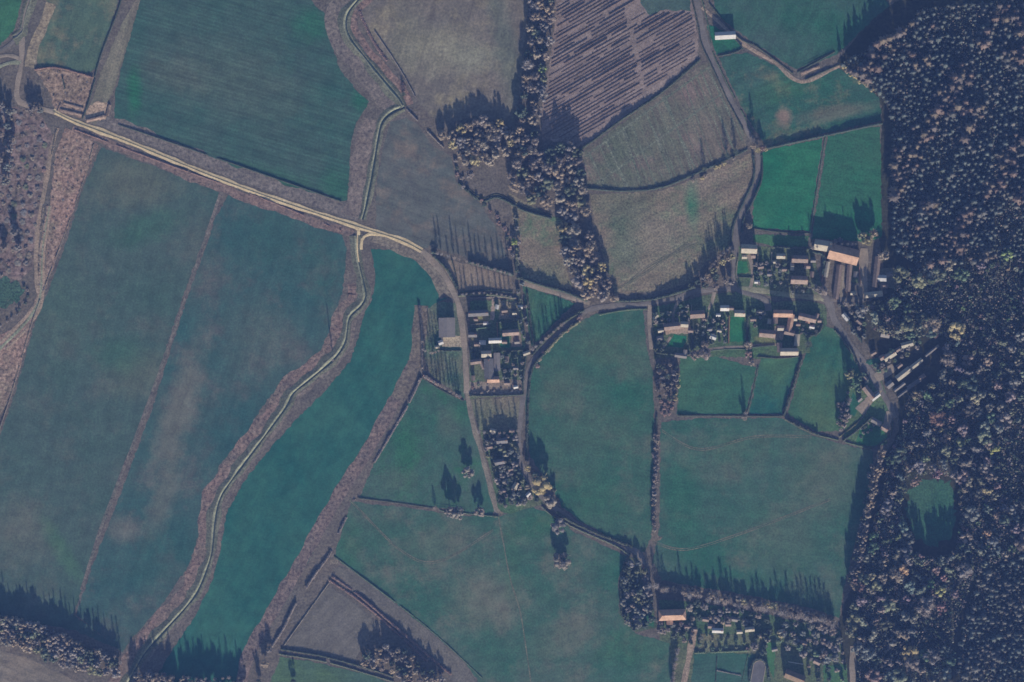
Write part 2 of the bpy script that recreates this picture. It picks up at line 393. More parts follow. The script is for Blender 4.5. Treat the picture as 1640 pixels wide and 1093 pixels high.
def house(px, py, w, d, rot, label, roof='slate', wall='brick', hw=3.0, pitch=40, chim=1, win=3, name='house', cat='house', hip=0.0, group=None, over=.35):
    """gabled or hipped building; w along the ridge, d across it, both in map units; rot turns the ridge anticlockwise from east"""
    if d >= 10 and not 60 < abs(rot) < 120 and cat != 'barn': py += d * .17; d *= .66; hw *= 1.15
    if cat == 'house': w *= .92
    w *= S; d *= S; e = obj(name, None, loc=(X(px), Y(py), 0)); e.rotation_euler.z = math.radians(rot); e.empty_display_size = 1
    rise = d / 2 * math.tan(math.radians(pitch)); a, b = w / 2, d / 2; hip *= b
    V = [(-a, -b, -.1), (a, -b, -.1), (a, b, -.1), (-a, b, -.1), (-a, -b, hw), (a, -b, hw), (a, b, hw), (-a, b, hw)]
    F = [(0, 1, 5, 4), (2, 3, 7, 6)]
    if hip: F += [(1, 2, 6, 5), (3, 0, 4, 7)]
    else:
        V += [(-a, 0, hw + rise), (a, 0, hw + rise)]; F += [(1, 2, 6, 9, 5), (3, 0, 4, 8, 7)]
    obj('wall', pymesh('wall', V, F, [WALLM[wall]]), e)
    t = .22; o = over; oz = o * math.tan(math.radians(pitch)); A, B = a + o, b + o; hA = a - hip if hip else A
    def skin(z):
        return [(-A, -B, hw - oz + z), (A, -B, hw - oz + z), (A, B, hw - oz + z), (-A, B, hw - oz + z), (-hA, 0, hw + rise + z), (hA, 0, hw + rise + z)]
    V = skin(.03) + skin(.03 + t); F = []
    for q in ((0, 1, 5, 4), (2, 3, 4, 5), (1, 2, 5), (3, 0, 4)):
        if len(q) == 3 and not hip: continue
        F.append(tuple(i + 6 for i in q)); F.append(tuple(reversed(q)))
    F += [(0, 1, 7, 6), (2, 3, 9, 8)] + ([(1, 2, 8, 7), (3, 0, 6, 9)] if hip else [(1, 7, 11, 5), (5, 11, 8, 2), (0, 4, 10, 6), (4, 3, 9, 10)])
    F = [q if q not in ((0, 1, 7, 6),) else q for q in F]
    rf = obj('roof', pymesh('roof', V, F, [ROOFM[roof]]), e)
    for k in range(chim):
        x = (-1 if k % 2 else 1) * (a - .9 - hip) if k < 2 else 0; y = .0
        v, f = boxv(x - .45, x + .45, y - .35, y + .35, hw + rise - .8, hw + rise + 1.3)
        obj('chimney', pymesh('chimney', v, f, [CHIM]), rf)
    r = random.Random(int(px * 3 + py))
    for side in (-1, 1):
        nW = win if side < 0 else max(0, win - 1)
        for k in range(nW):
            x = -a + w * (k + .5) / nW
            if side < 0 and k == nW // 2:
                v, f = boxv(x - .5, x + .5, side * b - .04, side * b + .04, 0, 2.05); obj('door', pymesh('door', v, f, [DOORM]), e); continue
            for z in ([.95] if hw < 4.2 else [.95, 3.4]):
                v, f = boxv(x - .6, x + .6, side * b - .03, side * b + .03, z, z + 1.2); wn = obj('window', pymesh('window', v, f, [FRAMEM]), e)
                v, f = boxv(x - .5, x + .5, side * (b + .02) - .03, side * (b + .02) + .03, z + .1, z + 1.1); obj('pane', pymesh('pane', v, f, [GLASS]), wn)
    return tag(e, label, cat, group)
def fence(pts, label, h=1.2, group=None, step=3.0):
    e = None; p = straight(pts, step); o = p[0]; V, F = [], []
    e = obj('fence', None, loc=(o[0], o[1], 0))
    for a, b in zip(p, p[1:]):
        d = (b - a) / np.linalg.norm(b - a); n = np.array((d[1], -d[0])) * .04
        for z in (.45, h * .9):
            q = [a - o - n, a - o + n, b - o + n, b - o - n]; k = len(V)
            V += [(*c, z) for c in q] + [(*c, z + .14) for c in q]
            F += [(k, k + 1, k + 5, k + 4), (k + 1, k + 2, k + 6, k + 5), (k + 2, k + 3, k + 7, k + 6), (k + 3, k, k + 4, k + 7), (k + 4, k + 5, k + 6, k + 7)]
    obj('rail', pymesh('rail', V, F, [WALLM['board']]), e)
    v, f = boxv(-.09, .09, -.09, .09, -.2, h); me = pymesh('post', v, f, [WALLM['board']])
    for q in p: obj('post', me, e, (q[0] - o[0], q[1] - o[1], 0))
    return tag(e, label, 'fence', group)
def wall(pts, label, h=1.8, t=.4, mat='brick'):
    o = straight(pts, 5)[0]; me = sweep('garden_wall', pts, [(-t / 2, -.1), (-t / 2, h), (t / 2, h), (t / 2, -.1)], [WALLM[mat]], jit=0, smooth=False, kind='data', step=50)
    return tag(obj('garden_wall', me), label, 'wall')
# ------------------------------------------------------------------ ground, fields, roads
GRASS, GREY, VIVID, TEAL = (.022, .092, .052), (.046, .088, .066), (.010, .115, .05), (.012, .080, .060)
BROWN, PLOUGH, PINK, MARGIN = (.16, .135, .105), (.115, .105, .085), (.185, .12, .10), (.12, .10, .08)
g = obj('ground', pymesh('ground', [(-2000, -2000, 0), (2000, -2000, 0), (2000, 2000, 0), (-2000, 2000, 0)], [(0, 1, 2, 3)], [soil(MARGIN, (.10, .09, .075), 20, .25, .5, .03, .7)])); g['kind'] = 'structure'
def field(pts, c1, c2, rot=0, streak=.3, rough=.3, z=.02, c3=None, patch=.016, grain=.8, rows=0, smooth=False, jit=.4, name='field', blobs=()):
    return sheet(name, pts, z, soil(c1, c2, rot, streak, rough, patch, grain, c3, rows, blobs), jit, smooth)
field([(-60, -60), (42, -60), (33, 8), (22, 50), (0, 72), (-60, 90)], GRASS, (.04, .13, .055))
field([(78, -20), (196, -20), (178, 40), (154, 110), (140, 118), (92, 106), (62, 108), (58, 92), (66, 50)], GREY, (.085, .125, .07), 70, c3=(.17, .15, .09))
field([(230, -20), (478, -20), (522, 25), (528, 62), (545, 112), (575, 150), (592, 163), (572, 195), (562, 228), (556, 322), (520, 318), (350, 262), (204, 210), (183, 188), (184, 150), (204, 72)], (.05, .088, .066), (.032, .086, .06), 164, .4, .25, c3=GREY, blobs=((380, 130, 120, 60, -18, (.09, .105, .075), .5), (280, 120, 60, 30, -10, (.10, .105, .075), .5), (215, 150, 12, 40, 0, (.02, .12, .05), .8), (500, 40, 30, 30, 0, (.02, .105, .05), .7), (580, 160, 18, 18, 0, (.02, .105, .05), .8), (540, 300, 30, 30, 0, (.025, .105, .05), .6), (440, 290, 80, 20, -18, (.03, .10, .045), .5)), rows=3.2)
field([(588, -20), (848, -20), (836, 118), (824, 204), (800, 195), (760, 185), (722, 198), (706, 206), (668, 160), (640, 112), (596, 64), (578, 34)], BROWN, PLOUGH, 74, .3, .35, c3=(.22, .19, .12), grain=.6, blobs=((700, 80, 80, 40, 0, (.24, .20, .14), .7), (650, 60, 30, 60, 0, (.19, .16, .11), .5), (760, 90, 40, 25, 0, (.24, .21, .15), .6), (810, 80, 20, 120, 10, (.105, .115, .085), .6)))
field([(626, 196), (652, 190), (672, 204), (690, 232), (722, 250), (730, 290), (768, 325), (792, 362), (806, 395), (815, 420), (815, 432), (690, 396), (676, 398), (640, 384), (602, 368), (603, 300), (614, 232)], (.10, .10, .085), (.085, .10, .085), 160, .35, .25, c3=(.17, .135, .10))
field([(162, 236), (250, 268), (352, 308), (338, 350), (288, 490), (236, 650), (180, 800), (138, 920), (118, 985), (190, 1040), (120, 1010), (-60, 975), (-60, 690), (0, 700), (24, 630), (56, 520), (102, 400), (134, 300)], GREY, (.058, .09, .072), 75, .16, .25, c3=(.08, .098, .076), patch=.012, blobs=((215, 290, 70, 45, 0, (.14, .125, .08), 0.49), (230, 600, 60, 40, 10, (.14, .13, .08), 0.35), (90, 500, 60, 80, 0, (.075, .115, .075), 0.35), (30, 850, 50, 60, 0, (.15, .13, .095), 0.42), (98, 880, 14, 60, 30, (.07, .14, .07), 0.56), (235, 365, 60, 25, 20, (.03, .11, .055), 0.42), (190, 570, 40, 30, 0, (.04, .115, .06), 0.35)))
field([(366, 312), (470, 350), (548, 378), (555, 402), (548, 470), (532, 520), (512, 565), (460, 605), (428, 640), (390, 700), (352, 745), (334, 800), (318, 860), (300, 910), (262, 965), (212, 1022), (196, 1045), (122, 985), (150, 900), (190, 800), (242, 660), (296, 490), (345, 350)], (.03, .082, .07), (.055, .09, .074), 74, .2, .25, c3=(.09, .095, .08), patch=.014, blobs=((285, 660, 26, 120, -18, (.19, .15, .115), 0.56), (260, 800, 20, 70, -20, (.18, .145, .11), 0.45), (200, 850, 30, 20, 0, (.19, .15, .12), 0.45), (380, 690, 40, 70, -25, (.02, .075, .065), 0.52), (270, 900, 60, 60, 0, (.022, .08, .06), 0.52), (440, 380, 60, 60, 0, (.025, .085, .065), 0.52), (420, 540, 60, 60, 0, (.13, .12, .09), 0.30), (520, 440, 30, 60, 0, (.025, .09, .06), 0.38)))
field([(594, 398), (640, 402), (676, 412), (706, 456), (716, 478), (700, 484), (678, 500), (672, 550), (660, 590), (620, 668), (575, 750), (530, 830), (490, 905), (440, 985), (408, 1040), (384, 1110), (235, 1110), (270, 1050), (312, 988), (340, 930), (352, 880), (364, 820), (392, 770), (430, 722), (474, 672), (520, 628), (560, 580), (574, 540), (584, 500), (598, 470), (602, 440)], TEAL, (.03, .11, .075), 62, .16, .15, patch=.02)
field([(675, 606), (700, 622), (748, 643), (768, 705), (792, 800), (800, 826), (760, 824), (700, 813), (576, 797), (600, 740), (640, 672)], GRASS, (0.058, 0.098, 0.071), 30, .12, .3, c3=(0.029, 0.111, 0.052), blobs=((720, 680, 20, 30, 0, (.10, .11, .075), 0.52), (650, 720, 20, 40, 0, (.025, .115, .045), 0.52), (640, 770, 30, 20, 0, (.09, .11, .065), 0.38), (740, 660, 20, 20, 0, (.025, .12, .045), 0.45)))
field([(562, 804), (640, 812), (740, 826), (800, 828), (850, 812), (880, 822), (920, 852), (985, 882), (1004, 892), (990, 930), (992, 985), (1020, 1015), (1072, 1030), (1078, 1110), (778, 1110), (745, 1060), (690, 1012), (600, 940), (535, 892)], GRASS, (0.062, 0.102, 0.071), 20, .12, .3, c3=(0.108, 0.119, 0.085), patch=.014, blobs=((780, 960, 60, 50, 0, (.16, .14, .10), 0.60), (700, 870, 60, 30, 10, (.13, .125, .085), 0.38), (820, 880, 14, 70, 0, (.04, .11, .05), 0.38), (900, 1020, 60, 30, 30, (.13, .125, .085), 0.45), (560, 880, 20, 40, 0, (.025, .115, .05), 0.45), (1010, 1040, 60, 30, 0, (.035, .115, .045), 0.38), (870, 840, 50, 20, 20, (.03, .115, .045), 0.45)))
field([(524, 938), (545, 950), (590, 985), (604, 1000), (580, 1030), (568, 1058), (510, 1048), (458, 1034), (492, 978)], PLOUGH, (.125, .115, .10), 45, .3, .3)
field([(450, 1052), (500, 1060), (600, 1084), (660, 1110), (425, 1110)], (.07, .125, .055), GREY, 0, .3, .3)
field([(545, 908), (562, 910), (690, 1012), (745, 1062), (770, 1110), (740, 1110), (690, 1050), (600, 970), (532, 912)], PLOUGH, (.12, .11, .095), 140, .3, .4, z=.03)
field([(926, 516), (960, 502), (1030, 496), (1036, 560), (1046, 600), (1048, 700), (1044, 860), (1032, 884), (1000, 872), (930, 836), (900, 812), (884, 780), (848, 730), (842, 690), (842, 630), (852, 592), (880, 556)], GRASS, (0.049, 0.098, 0.061), 170, .12, .3, c3=(0.079, 0.106, 0.071), patch=.014, blobs=((970, 560, 50, 30, 0, (.09, .115, .06), 0.38), (900, 620, 40, 40, 0, (.09, .11, .065), 0.38), (1010, 640, 30, 70, 0, (.02, .10, .05), 0.45), (960, 690, 60, 40, 0, (.085, .11, .065), 0.30), (950, 800, 60, 40, 0, (.025, .10, .045), 0.38)))
field([(1058, 676), (1120, 671), (1250, 670), (1312, 702), (1400, 724), (1392, 790), (1372, 860), (1352, 940), (1344, 990), (1290, 972), (1180, 950), (1060, 930), (1045, 900), (1056, 850)], GRASS, (0.055, 0.102, 0.071), 175, .12, .3, c3=(0.086, 0.111, 0.076), patch=.013, blobs=((1320, 760, 60, 70, 0, (.105, .115, .075), 0.52), (1180, 720, 60, 30, 0, (.04, .11, .05), 0.30), (1090, 800, 30, 80, 0, (.02, .10, .048), 0.45), (1250, 860, 70, 50, 0, (.095, .12, .075), 0.38), (1150, 760, 40, 20, 0, (.11, .115, .08), 0.38)))
field([(1090, 570), (1150, 572), (1190, 584), (1212, 588), (1194, 664), (1084, 664)], GRASS, (.05, .12, .06), 5, .2, .3)
field([(1218, 574), (1282, 572), (1252, 664), (1200, 664)], TEAL, (.05, .12, .055), 10, .2, .3)
field([(1302, 535), (1320, 522), (1338, 528), (1362, 565), (1380, 600), (1370, 650), (1348, 690), (1308, 692), (1262, 664), (1286, 578)], GRASS, (.075, .13, .055), 70, .2, .3)
field([(1212, 245), (1318, 222), (1296, 370), (1204, 366), (1208, 320), (1214, 280)], VIVID, (.03, .14, .06), 170, .25, .35)
field([(1326, 218), (1410, 202), (1412, 380), (1380, 388), (1300, 382)], (.018, .115, .052), (.035, .108, .055), 170, .25, .35)
field([(1205, 376), (1296, 378), (1292, 396), (1235, 394), (1208, 388)], (.04, .13, .05), (.06, .12, .05), 0, .2, .4)
field([(1152, 92), (1196, 84), (1240, 104), (1282, 132), (1342, 108), (1378, 130), (1408, 158), (1412, 194), (1330, 212), (1228, 236), (1204, 200), (1172, 140)], GRASS, GREY, 20, .3, .35, c3=(.15, .14, .08), blobs=((1256, 187, 12, 17, 0, (.27, .165, .125), .85), (1340, 180, 60, 12, 10, (.15, .13, .09), .7), (1260, 140, 60, 20, 20, (.05, .115, .05), .5), (1340, 220, 50, 10, 15, (.18, .145, .10), .6)))
field([(1136, -20), (1410, -20), (1425, 10), (1400, 30), (1340, 88), (1275, 112), (1205, 68), (1150, 25)], GREY, GRASS, 60, .25, .3)
field([(1132, 40), (1150, 45), (1175, 60), (1190, 78), (1160, 86), (1148, 88)], GRASS, VIVID, 0, .2, .4)
field([(890, -20), (1104, -20), (1118, 60), (1118, 92), (1050, 150), (936, 236), (905, 228), (868, 225), (866, 180), (882, 90), (888, 40)], (.225, .17, .15), (.18, .145, .125), 31, .5, .4, name='orchard_ground')
field([(1030, -20), (1104, -20), (1106, 18), (1062, 16), (1040, 26), (1026, 6)], (.075, .11, .085), GREY, 0, .2, .3, z=.03)
field([(934, 243), (1000, 196), (1126, 102), (1142, 100), (1164, 148), (1196, 214), (1194, 238), (1130, 270), (1060, 298), (1000, 304), (942, 300), (926, 262)], (.135, .115, .085), (.095, .11, .07), 112, .5, .5, c3=(.165, .12, .10))
field([(944, 312), (1000, 310), (1060, 306), (1130, 280), (1202, 246), (1208, 290), (1180, 350), (1172, 392), (1130, 420), (1108, 452), (1060, 466), (986, 472), (962, 400)], (.20, .15, .11), (.14, .135, .085), 30, .35, .6, c3=(.09, .135, .07), blobs=((1108, 325, 12, 40, 0, (.035, .13, .06), .9), (1000, 340, 40, 30, 0, (.10, .12, .075), .5), (1000, 400, 30, 40, 0, (.08, .12, .07), .6), (1060, 380, 60, 40, 30, (.21, .165, .12), .6), (1140, 290, 50, 30, 30, (.23, .165, .125), .5)))
field([(815, 310), (884, 346), (905, 352), (896, 395), (910, 440), (918, 466), (834, 444), (828, 390)], (.19, .145, .105), (.12, .13, .08), 10, .3, .55, c3=(.07, .14, .065))
field([(696, 412), (735, 420), (818, 444), (822, 470), (736, 468)], (.20, .155, .115), (.16, .135, .10), 90, .6, .3, rows=3.2)
field([(838, 458), (922, 486), (900, 505), (852, 556), (842, 500)], GRASS, (.07, .12, .06), 80, .4, .4)
field([(676, 500), (702, 484), (736, 486), (745, 640), (690, 602), (676, 560)], GRASS, (.16, .14, .095), 80, .4, .5)
field([(752, 640), (836, 636), (832, 690), (768, 690)], (.10, .125, .07), (.17, .14, .10), 90, .4, .5)
field([(752, 482), (836, 480), (842, 540), (838, 632), (752, 640)], (.07, .12, .055), (.13, .125, .08), 0, .3, .6, name='garden_ground', z=.03)
field([(768, 690), (828, 690), (838, 756), (872, 806), (820, 822), (800, 824), (784, 752)], (.05, .105, .045), (.11, .115, .07), 0, .3, .6, name='garden_ground', z=.03)
field([(1040, 492), (1085, 486), (1140, 470), (1180, 468), (1240, 484), (1300, 482), (1322, 490), (1326, 520), (1300, 540), (1296, 566), (1210, 574), (1090, 568), (1048, 576)], (.05, .11, .045), (.10, .11, .065), 0, .3, .6, name='garden_ground', z=.03)
field([(1180, 395), (1300, 398), (1322, 480), (1240, 476), (1182, 458)], (.05, .11, .045), (.105, .115, .065), 0, .3, .6, name='garden_ground', z=.035)
field([(1056, 960), (1120, 965), (1230, 985), (1345, 1010), (1360, 1110), (1060, 1110)], (.05, .10, .045), (.10, .11, .06), 0, .3, .6, name='garden_ground', z=.015)
field([(1000, 895), (1028, 890), (1040, 930), (1052, 1005), (1020, 1012), (992, 985), (995, 930)], (.05, .085, .045), (.10, .095, .06), 0, .3, .6, name='garden_ground', z=.015)
field([(1112, 1048), (1150, 1045), (1210, 1050), (1204, 1110), (1104, 1110)], GRASS, GREY, 5, .3, .3, z=.03)
field([(1365, 640), (1405, 590), (1425, 650), (1420, 712), (1380, 718), (1350, 700)], (.06, .12, .05), (.09, .12, .06), 40, .3, .5, name='garden_ground')
field([(1460, 782), (1480, 772), (1510, 770), (1528, 780), (1530, 812), (1526, 845), (1514, 866), (1492, 874), (1470, 862), (1456, 834), (1452, 804)], (.025, .095, .052), (.04, .095, .055), 90, .2, .5, smooth=True, jit=1.4, name='forest_clearing')
field([(1395, 30), (1470, -20), (1660, -20), (1660, 1110), (1340, 1110), (1345, 990), (1385, 880), (1412, 740), (1440, 690), (1438, 640), (1395, 560), (1350, 500), (1420, 470), (1408, 380), (1412, 170), (1340, 100)], (.042, .038, .027), (.03, .034, .02), 0, .3, .6, name='forest_floor', z=.01, grain=.5)  # leaf litter, its colour darkened to stand in for tree shade
field([(104, 205), (158, 232), (130, 300), (98, 395), (52, 520), (20, 632), (-60, 760), (-60, 560), (40, 520), (70, 450), (80, 330), (88, 250)], (.26, .165, .13), (.20, .15, .115), 75, .35, .7, name='scrub_ground', grain=.45, c3=(.15, .13, .09))
field([(56, 112), (92, 110), (150, 124), (132, 190), (88, 178), (80, 150)], (.24, .16, .12), (.18, .14, .10), 0, .3, .7, name='scrub_ground', grain=.45)
field([(-60, 165), (60, 175), (84, 215), (74, 300), (52, 430), (30, 450), (-60, 440)], (.19, .135, .12), (.13, .10, .085), 0, .3, .8, name='scrub_ground', grain=.35, z=.015, c3=(.09, .085, .065), patch=.05)
field([(-60, 446), (12, 446), (32, 458), (38, 470), (24, 486), (8, 492), (-60, 500)], (.06, .09, .06), (.035, .085, .055), 0, .3, .7, z=.025, c3=(.12, .10, .08), jit=1.5)
field([(-60, 1028), (40, 1052), (120, 1090), (160, 1120), (-60, 1120)], (.21, .17, .13), PLOUGH, 160, .5, .3, z=.02)
field([(196, 35), (230, -20), (205, 70), (180, 150), (152, 200), (138, 192), (160, 120)], (.17, .145, .11), (.14, .135, .09), 75, .5, .4, z=.015, name='verge')
# bands of tall dead grass and reed that follow the ditches and the farm track
def band(pts, a, b, c1, c2, name='verge', z=.03, grain=.5, rough=.6):
    return sweep(name, pts, [(a, 0), (b, 0)], [soil(c1, c2, 0, .2, rough, .035, grain, (.10, .085, .075))], z, .12)
S1 = [(590, -18), (572, 2), (558, 20), (554, 40), (562, 62), (585, 92), (618, 132), (640, 158), (647, 172), (628, 180), (612, 196), (605, 225), (596, 280), (586, 330), (580, 352)]
S2 = [(572, 378), (573, 410), (582, 450), (586, 474), (578, 490), (560, 508), (556, 530), (552, 550), (535, 575), (500, 605), (470, 630), (458, 652), (420, 704), (372, 768), (352, 800), (344, 840), (338, 890), (320, 940), (300, 970), (262, 1012), (230, 1050), (205, 1095), (195, 1115)]
MAIN = [(85, 178), (120, 195), (200, 225), (280, 258), (360, 290), (460, 326), (570, 362), (640, 384), (676, 402), (705, 432), (726, 468), (737, 500), (744, 560), (748, 630), (758, 680), (772, 730), (796, 822)]
band(S2[2:], 3.5, 13.5, PINK, (.15, .12, .095), rough=.8); band(S2[3:], -6, -3, (.16, .13, .105), (.12, .105, .085))
band(S1[:9], -9, -3, (.22, .14, .115), (.17, .12, .095), rough=.8); band(S1[:9], 3, 16, (.165, .135, .115), (.14, .12, .10)); band(S1[10:], 4, 17, (.165, .135, .115), (.15, .12, .10))
band(MAIN[1:7], 3.5, 10, (.20, .135, .11), (.155, .115, .095)); band(MAIN[1:7], -14.5, -4, (.16, .135, .115), (.13, .115, .10), z=.025)
band([(600, 376), (640, 394), (674, 410), (705, 448), (716, 476)], -3, 6, (.18, .15, .11), (.15, .13, .10))
band([(668, 585), (640, 640), (590, 730), (545, 800), (500, 880), (455, 960), (425, 1010), (400, 1060), (390, 1110)], -2, 8, (.165, .12, .10), (.12, .095, .085), rough=.75); 
band([(680, 490), (676, 540), (668, 585), (640, 642)], -3, 8, (.16, .13, .10), (.13, .11, .085), z=.036)
band([(352, 312), (316, 420), (268, 560), (215, 705), (165, 835), (130, 945)], -1.3, .9, (.15, .125, .105), (.10, .105, .085), z=.04)
band([(80, 5), (68, 40), (52, 75), (46, 108)], -5, 3, (.28, .22, .14), (.20, .17, .12))
# ditches: raised banks, a channel and water; one bank painted paler to read as sunlit
BANK = soil((.12, .12, .085), (.09, .10, .07), 0, .2, .5, .05, .9); PALEBANK = soil((.23, .235, .165), (.17, .18, .12), 0, .2, .4, .05, .9)
DP = [(-3.4, .0), (-1.7, .42), (-1.0, .42), (-.4, .08), (.4, .08), (1.2, .7), (1.9, .72), (6.0, .0)]
for k, s in enumerate((S1[:9], S1[8:], S2)):
    prof = DP if k != 1 else [(-3.6, 0), (-1.9, .7), (-1.2, .7), (-.5, .1), (.5, .1), (1.2, .5), (1.9, .5), (4, 0)]
    sweep('ditch', s, prof, [BANK, WATER, PALEBANK], .01, .28, midx=[0, 0, 0, 1, 2, 2, 0])
sweep('ditch', [(20, 60), (34, 50), (40, 20), (54, -20)], DP, [BANK, WATER, PALEBANK], .01, .28, midx=[0, 0, 0, 1, 2, 2, 0])
sweep('ditch', [(735, 292), (772, 320), (798, 314), (840, 335), (884, 348)], [(-2, 0), (-1.2, .3), (-.5, .06), (.5, .06), (1.2, .3), (2, 0)], [soil((.09, .085, .06), (.065, .07, .05), 0, .2, .6, .06, .8), WATER], .02, .2, midx=[0, 0, 1, 0, 0])
# roads, lanes and tracks
GRAVEL = soil((.56, .44, .26), (.46, .365, .22), 0, .15, .3, .08, 1.2); LANE = soil((.165, .145, .13), (.13, .12, .11), 0, .15, .2, .05, 1.2); LANE2 = soil((.26, .21, .165), (.20, .17, .135), 0, .15, .25, .06, 1.2)
LANE3 = soil((.20, .17, .13), (.16, .14, .11), 0, .2, .4, .06, 1.2)
DIRT = soil((.30, .22, .16), (.22, .175, .13), 0, .2, .5, .06, .8)
def road(pts, w, mat, name='lane', z=.08, grass=0):
    o = sweep(name, pts, [(-w / 2 - .5, -.04), (-w / 2, .0), (0, .06), (w / 2, 0), (w / 2 + .5, -.04)], [mat], z, .24)
    if grass: sweep('track_verge', pts, [(-.35, 0), (.35, 0)], [BANK], z + .075, .3)
    return o
road(MAIN[:9], 3.4, GRAVEL, 'farm_track', grass=1); road(MAIN[8:14], 3.6, LANE2); road(MAIN[13:], 2.8, LANE3, 'farm_track')
road([(565, 361), (574, 368), (573, 395), (573, 420)], 2.2, GRAVEL, 'farm_track', z=.1); road([(612, 376), (590, 376), (580, 384), (578, 400)], 1.6, GRAVEL, 'farm_track', z=.11)
road([(52, -15), (42, 22), (36, 50), (35, 85), (34, 105), (28, 135), (28, 158), (42, 168), (88, 180)], 3.0, LANE2, 'farm_track', z=.09)
road([(-10, 86), (10, 76), (26, 62), (34, 44)], 2.6, LANE, 'farm_track', z=.1); road([(-10, 93), (12, 89), (28, 93), (34, 104)], 2.2, LANE2, 'farm_track', z=.11); road([(-10, 112), (12, 102), (34, 100)], 2.6, PALEBANK, 'farm_track', z=.12)
for dx, w in ((0, 1.6), (10, 1.6), (22, 1.4)): road([(78 + dx * .15, 330), (66 + dx * .2, 400), (62 + dx * .3, 470), (48 + dx * .6, 500), (20 + dx * .9, 530), (-12 + dx, 560)], w, PALEBANK if dx == 10 else DIRT, 'farm_track', z=.07)
road([(92, 205), (82, 240), (72, 300), (60, 370), (58, 440), (62, 470)], 2.4, DIRT, 'farm_track', z=.07)
road([(1112, -15), (1122, 30), (1130, 70), (1146, 108), (1170, 160), (1196, 208), (1212, 240), (1214, 275), (1200, 318), (1184, 350), (1178, 385), (1177, 430), (1176, 462)], 3.6, LANE)
road([(1180, 462), (1140, 464), (1110, 468), (1085, 478), (1050, 484), (1020, 489), (985, 490), (952, 494), (925, 506), (900, 530), (872, 556), (852, 580), (842, 610), (836, 650), (832, 690), (832, 730), (842, 760), (862, 790), (884, 810), (925, 840), (980, 868), (1016, 882), (1028, 898), (1034, 930), (1036, 960)], 3.0, LANE, z=.09)
road([(835, 453), (870, 463), (905, 474), (945, 486)], 3.0, LANE2, 'footpath', z=.1)
road([(1176, 460), (1190, 468), (1215, 476), (1228, 484), (1231, 498)], 3.4, LANE, z=.1); road([(1175, 462), (1220, 466), (1270, 474), (1315, 478), (1330, 486)], 3.0, soil((.24, .22, .15), (.17, .18, .11), 0, .2, .4, .05, 1.), 'lane', z=.08)
road([(1318, 472), (1330, 490), (1336, 512), (1358, 545), (1374, 570), (1384, 582), (1400, 606), (1414, 632), (1426, 652), (1432, 670)], 4.0, LANE, z=.1)
road([(1041, 489), (1041, 530), (1043, 560)], 2.2, LANE2, 'footpath', z=.1); road([(1124, 12), (1145, 30), (1180, 62), (1205, 80), (1240, 100), (1284, 131), (1345, 105)], 2.0, DIRT, 'footpath', z=.07)
road([(1365, 1110), (1366, 1070), (1366, 1035)], 3.6, LANE2, z=.09); road([(1092, 1110), (1106, 1040), (1112, 1010)], 4.0, DIRT, 'farm_track', z=.07)
road([(1384, 398), (1382, 440), (1382, 478)], 5.5, LANE2, 'farm_yard', z=.07); road([(1395, 478), (1350, 480), (1330, 480)], 3.2, LANE, 'farm_yard', z=.075)
road([(1385, 582), (1415, 575), (1428, 564)], 3, soil(GREY, GRASS), 'drive', z=.08); road([(1402, 606), (1420, 596), (1432, 588)], 5.5, LANE2, 'drive', z=.11)
road([(1388, 642), (1404, 630), (1412, 626)], 3.2, LANE2, 'drive', z=.11); road([(1376, 660), (1394, 640)], 6.5, LANE2, 'drive', z=.08); road([(1426, 660), (1420, 680), (1424, 690)], 4, LANE2, 'drive', z=.115)
road([(1087, 482), (1080, 496), (1078, 508), (1079, 520)], 1.8, LANE2, 'garden_path', z=.07); road([(1074, 540), (1058, 563)], 1.4, LANE2, 'garden_path', z=.07); road([(1144, 468), (1140, 485), (1134, 496)], 2.0, LANE2, 'drive', z=.07)
road([(1090, 569), (1150, 558), (1180, 556), (1240, 552), (1246, 552)], 1.2, LANE2, 'garden_path', z=.07)
road([(1186, 462), (1200, 463), (1205, 445), (1203, 420), (1198, 408)], 1.8, LANE2, 'drive', z=.07)
field([(706, 540), (738, 538), (740, 556), (708, 556)], (.34, .28, .20), (.26, .22, .16), 0, .2, .5, z=.05, name='yard')
field([(758, 506), (786, 504), (786, 514), (758, 516)], (.20, .21, .09), (.16, .18, .08), 0, .2, .4, z=.05, name='lawn')
field([(788, 480), (792, 480), (792, 512), (785, 512)], (.34, .26, .21), (.28, .22, .18), 0, .2, .4, z=.055, name='drive')
field([(798, 480), (828, 484), (832, 512), (800, 512)], (.21, .175, .12), (.16, .15, .10), 0, .2, .6, z=.05, name='yard')
field([(800, 536), (816, 536), (816, 556), (800, 556)], VIVID, (.03, .13, .05), 0, .2, .3, z=.05, name='lawn')
field([(818, 534), (834, 534), (836, 556), (818, 556)], (.20, .165, .13), (.17, .14, .11), 0, .2, .3, z=.05, name='yard')
field([(752, 612), (836, 608), (842, 632), (754, 634)], (.22, .175, .14), (.17, .145, .11), 0, .3, .5, z=.05, name='yard')
field([(1170, 508), (1192, 508), (1192, 548), (1169, 548)], VIVID, (.035, .14, .05), 90, .25, .3, z=.05, name='lawn')
field([(1080, 535), (1100, 540), (1094, 556), (1068, 556)], VIVID, (.035, .14, .05), 90, .25, .3, z=.05, name='lawn')
field([(1062, 518), (1106, 514), (1106, 534), (1066, 536)], (.32, .25, .19), (.25, .2, .15), 0, .2, .4, z=.05, name='yard')
field([(1208, 540), (1244, 540), (1244, 550), (1208, 552)], (.16, .17, .08), (.12, .15, .06), 0, .2, .4, z=.05, name='lawn')
field([(1180, 420), (1196, 418), (1198, 436), (1180, 440)], VIVID, (.035, .14, .05), 90, .25, .3, z=.05, name='lawn')
field([(1240, 522), (1258, 524), (1254, 545), (1240, 545)], (.24, .20, .15), (.18, .16, .12), 0, .2, .4, z=.055, name='yard')
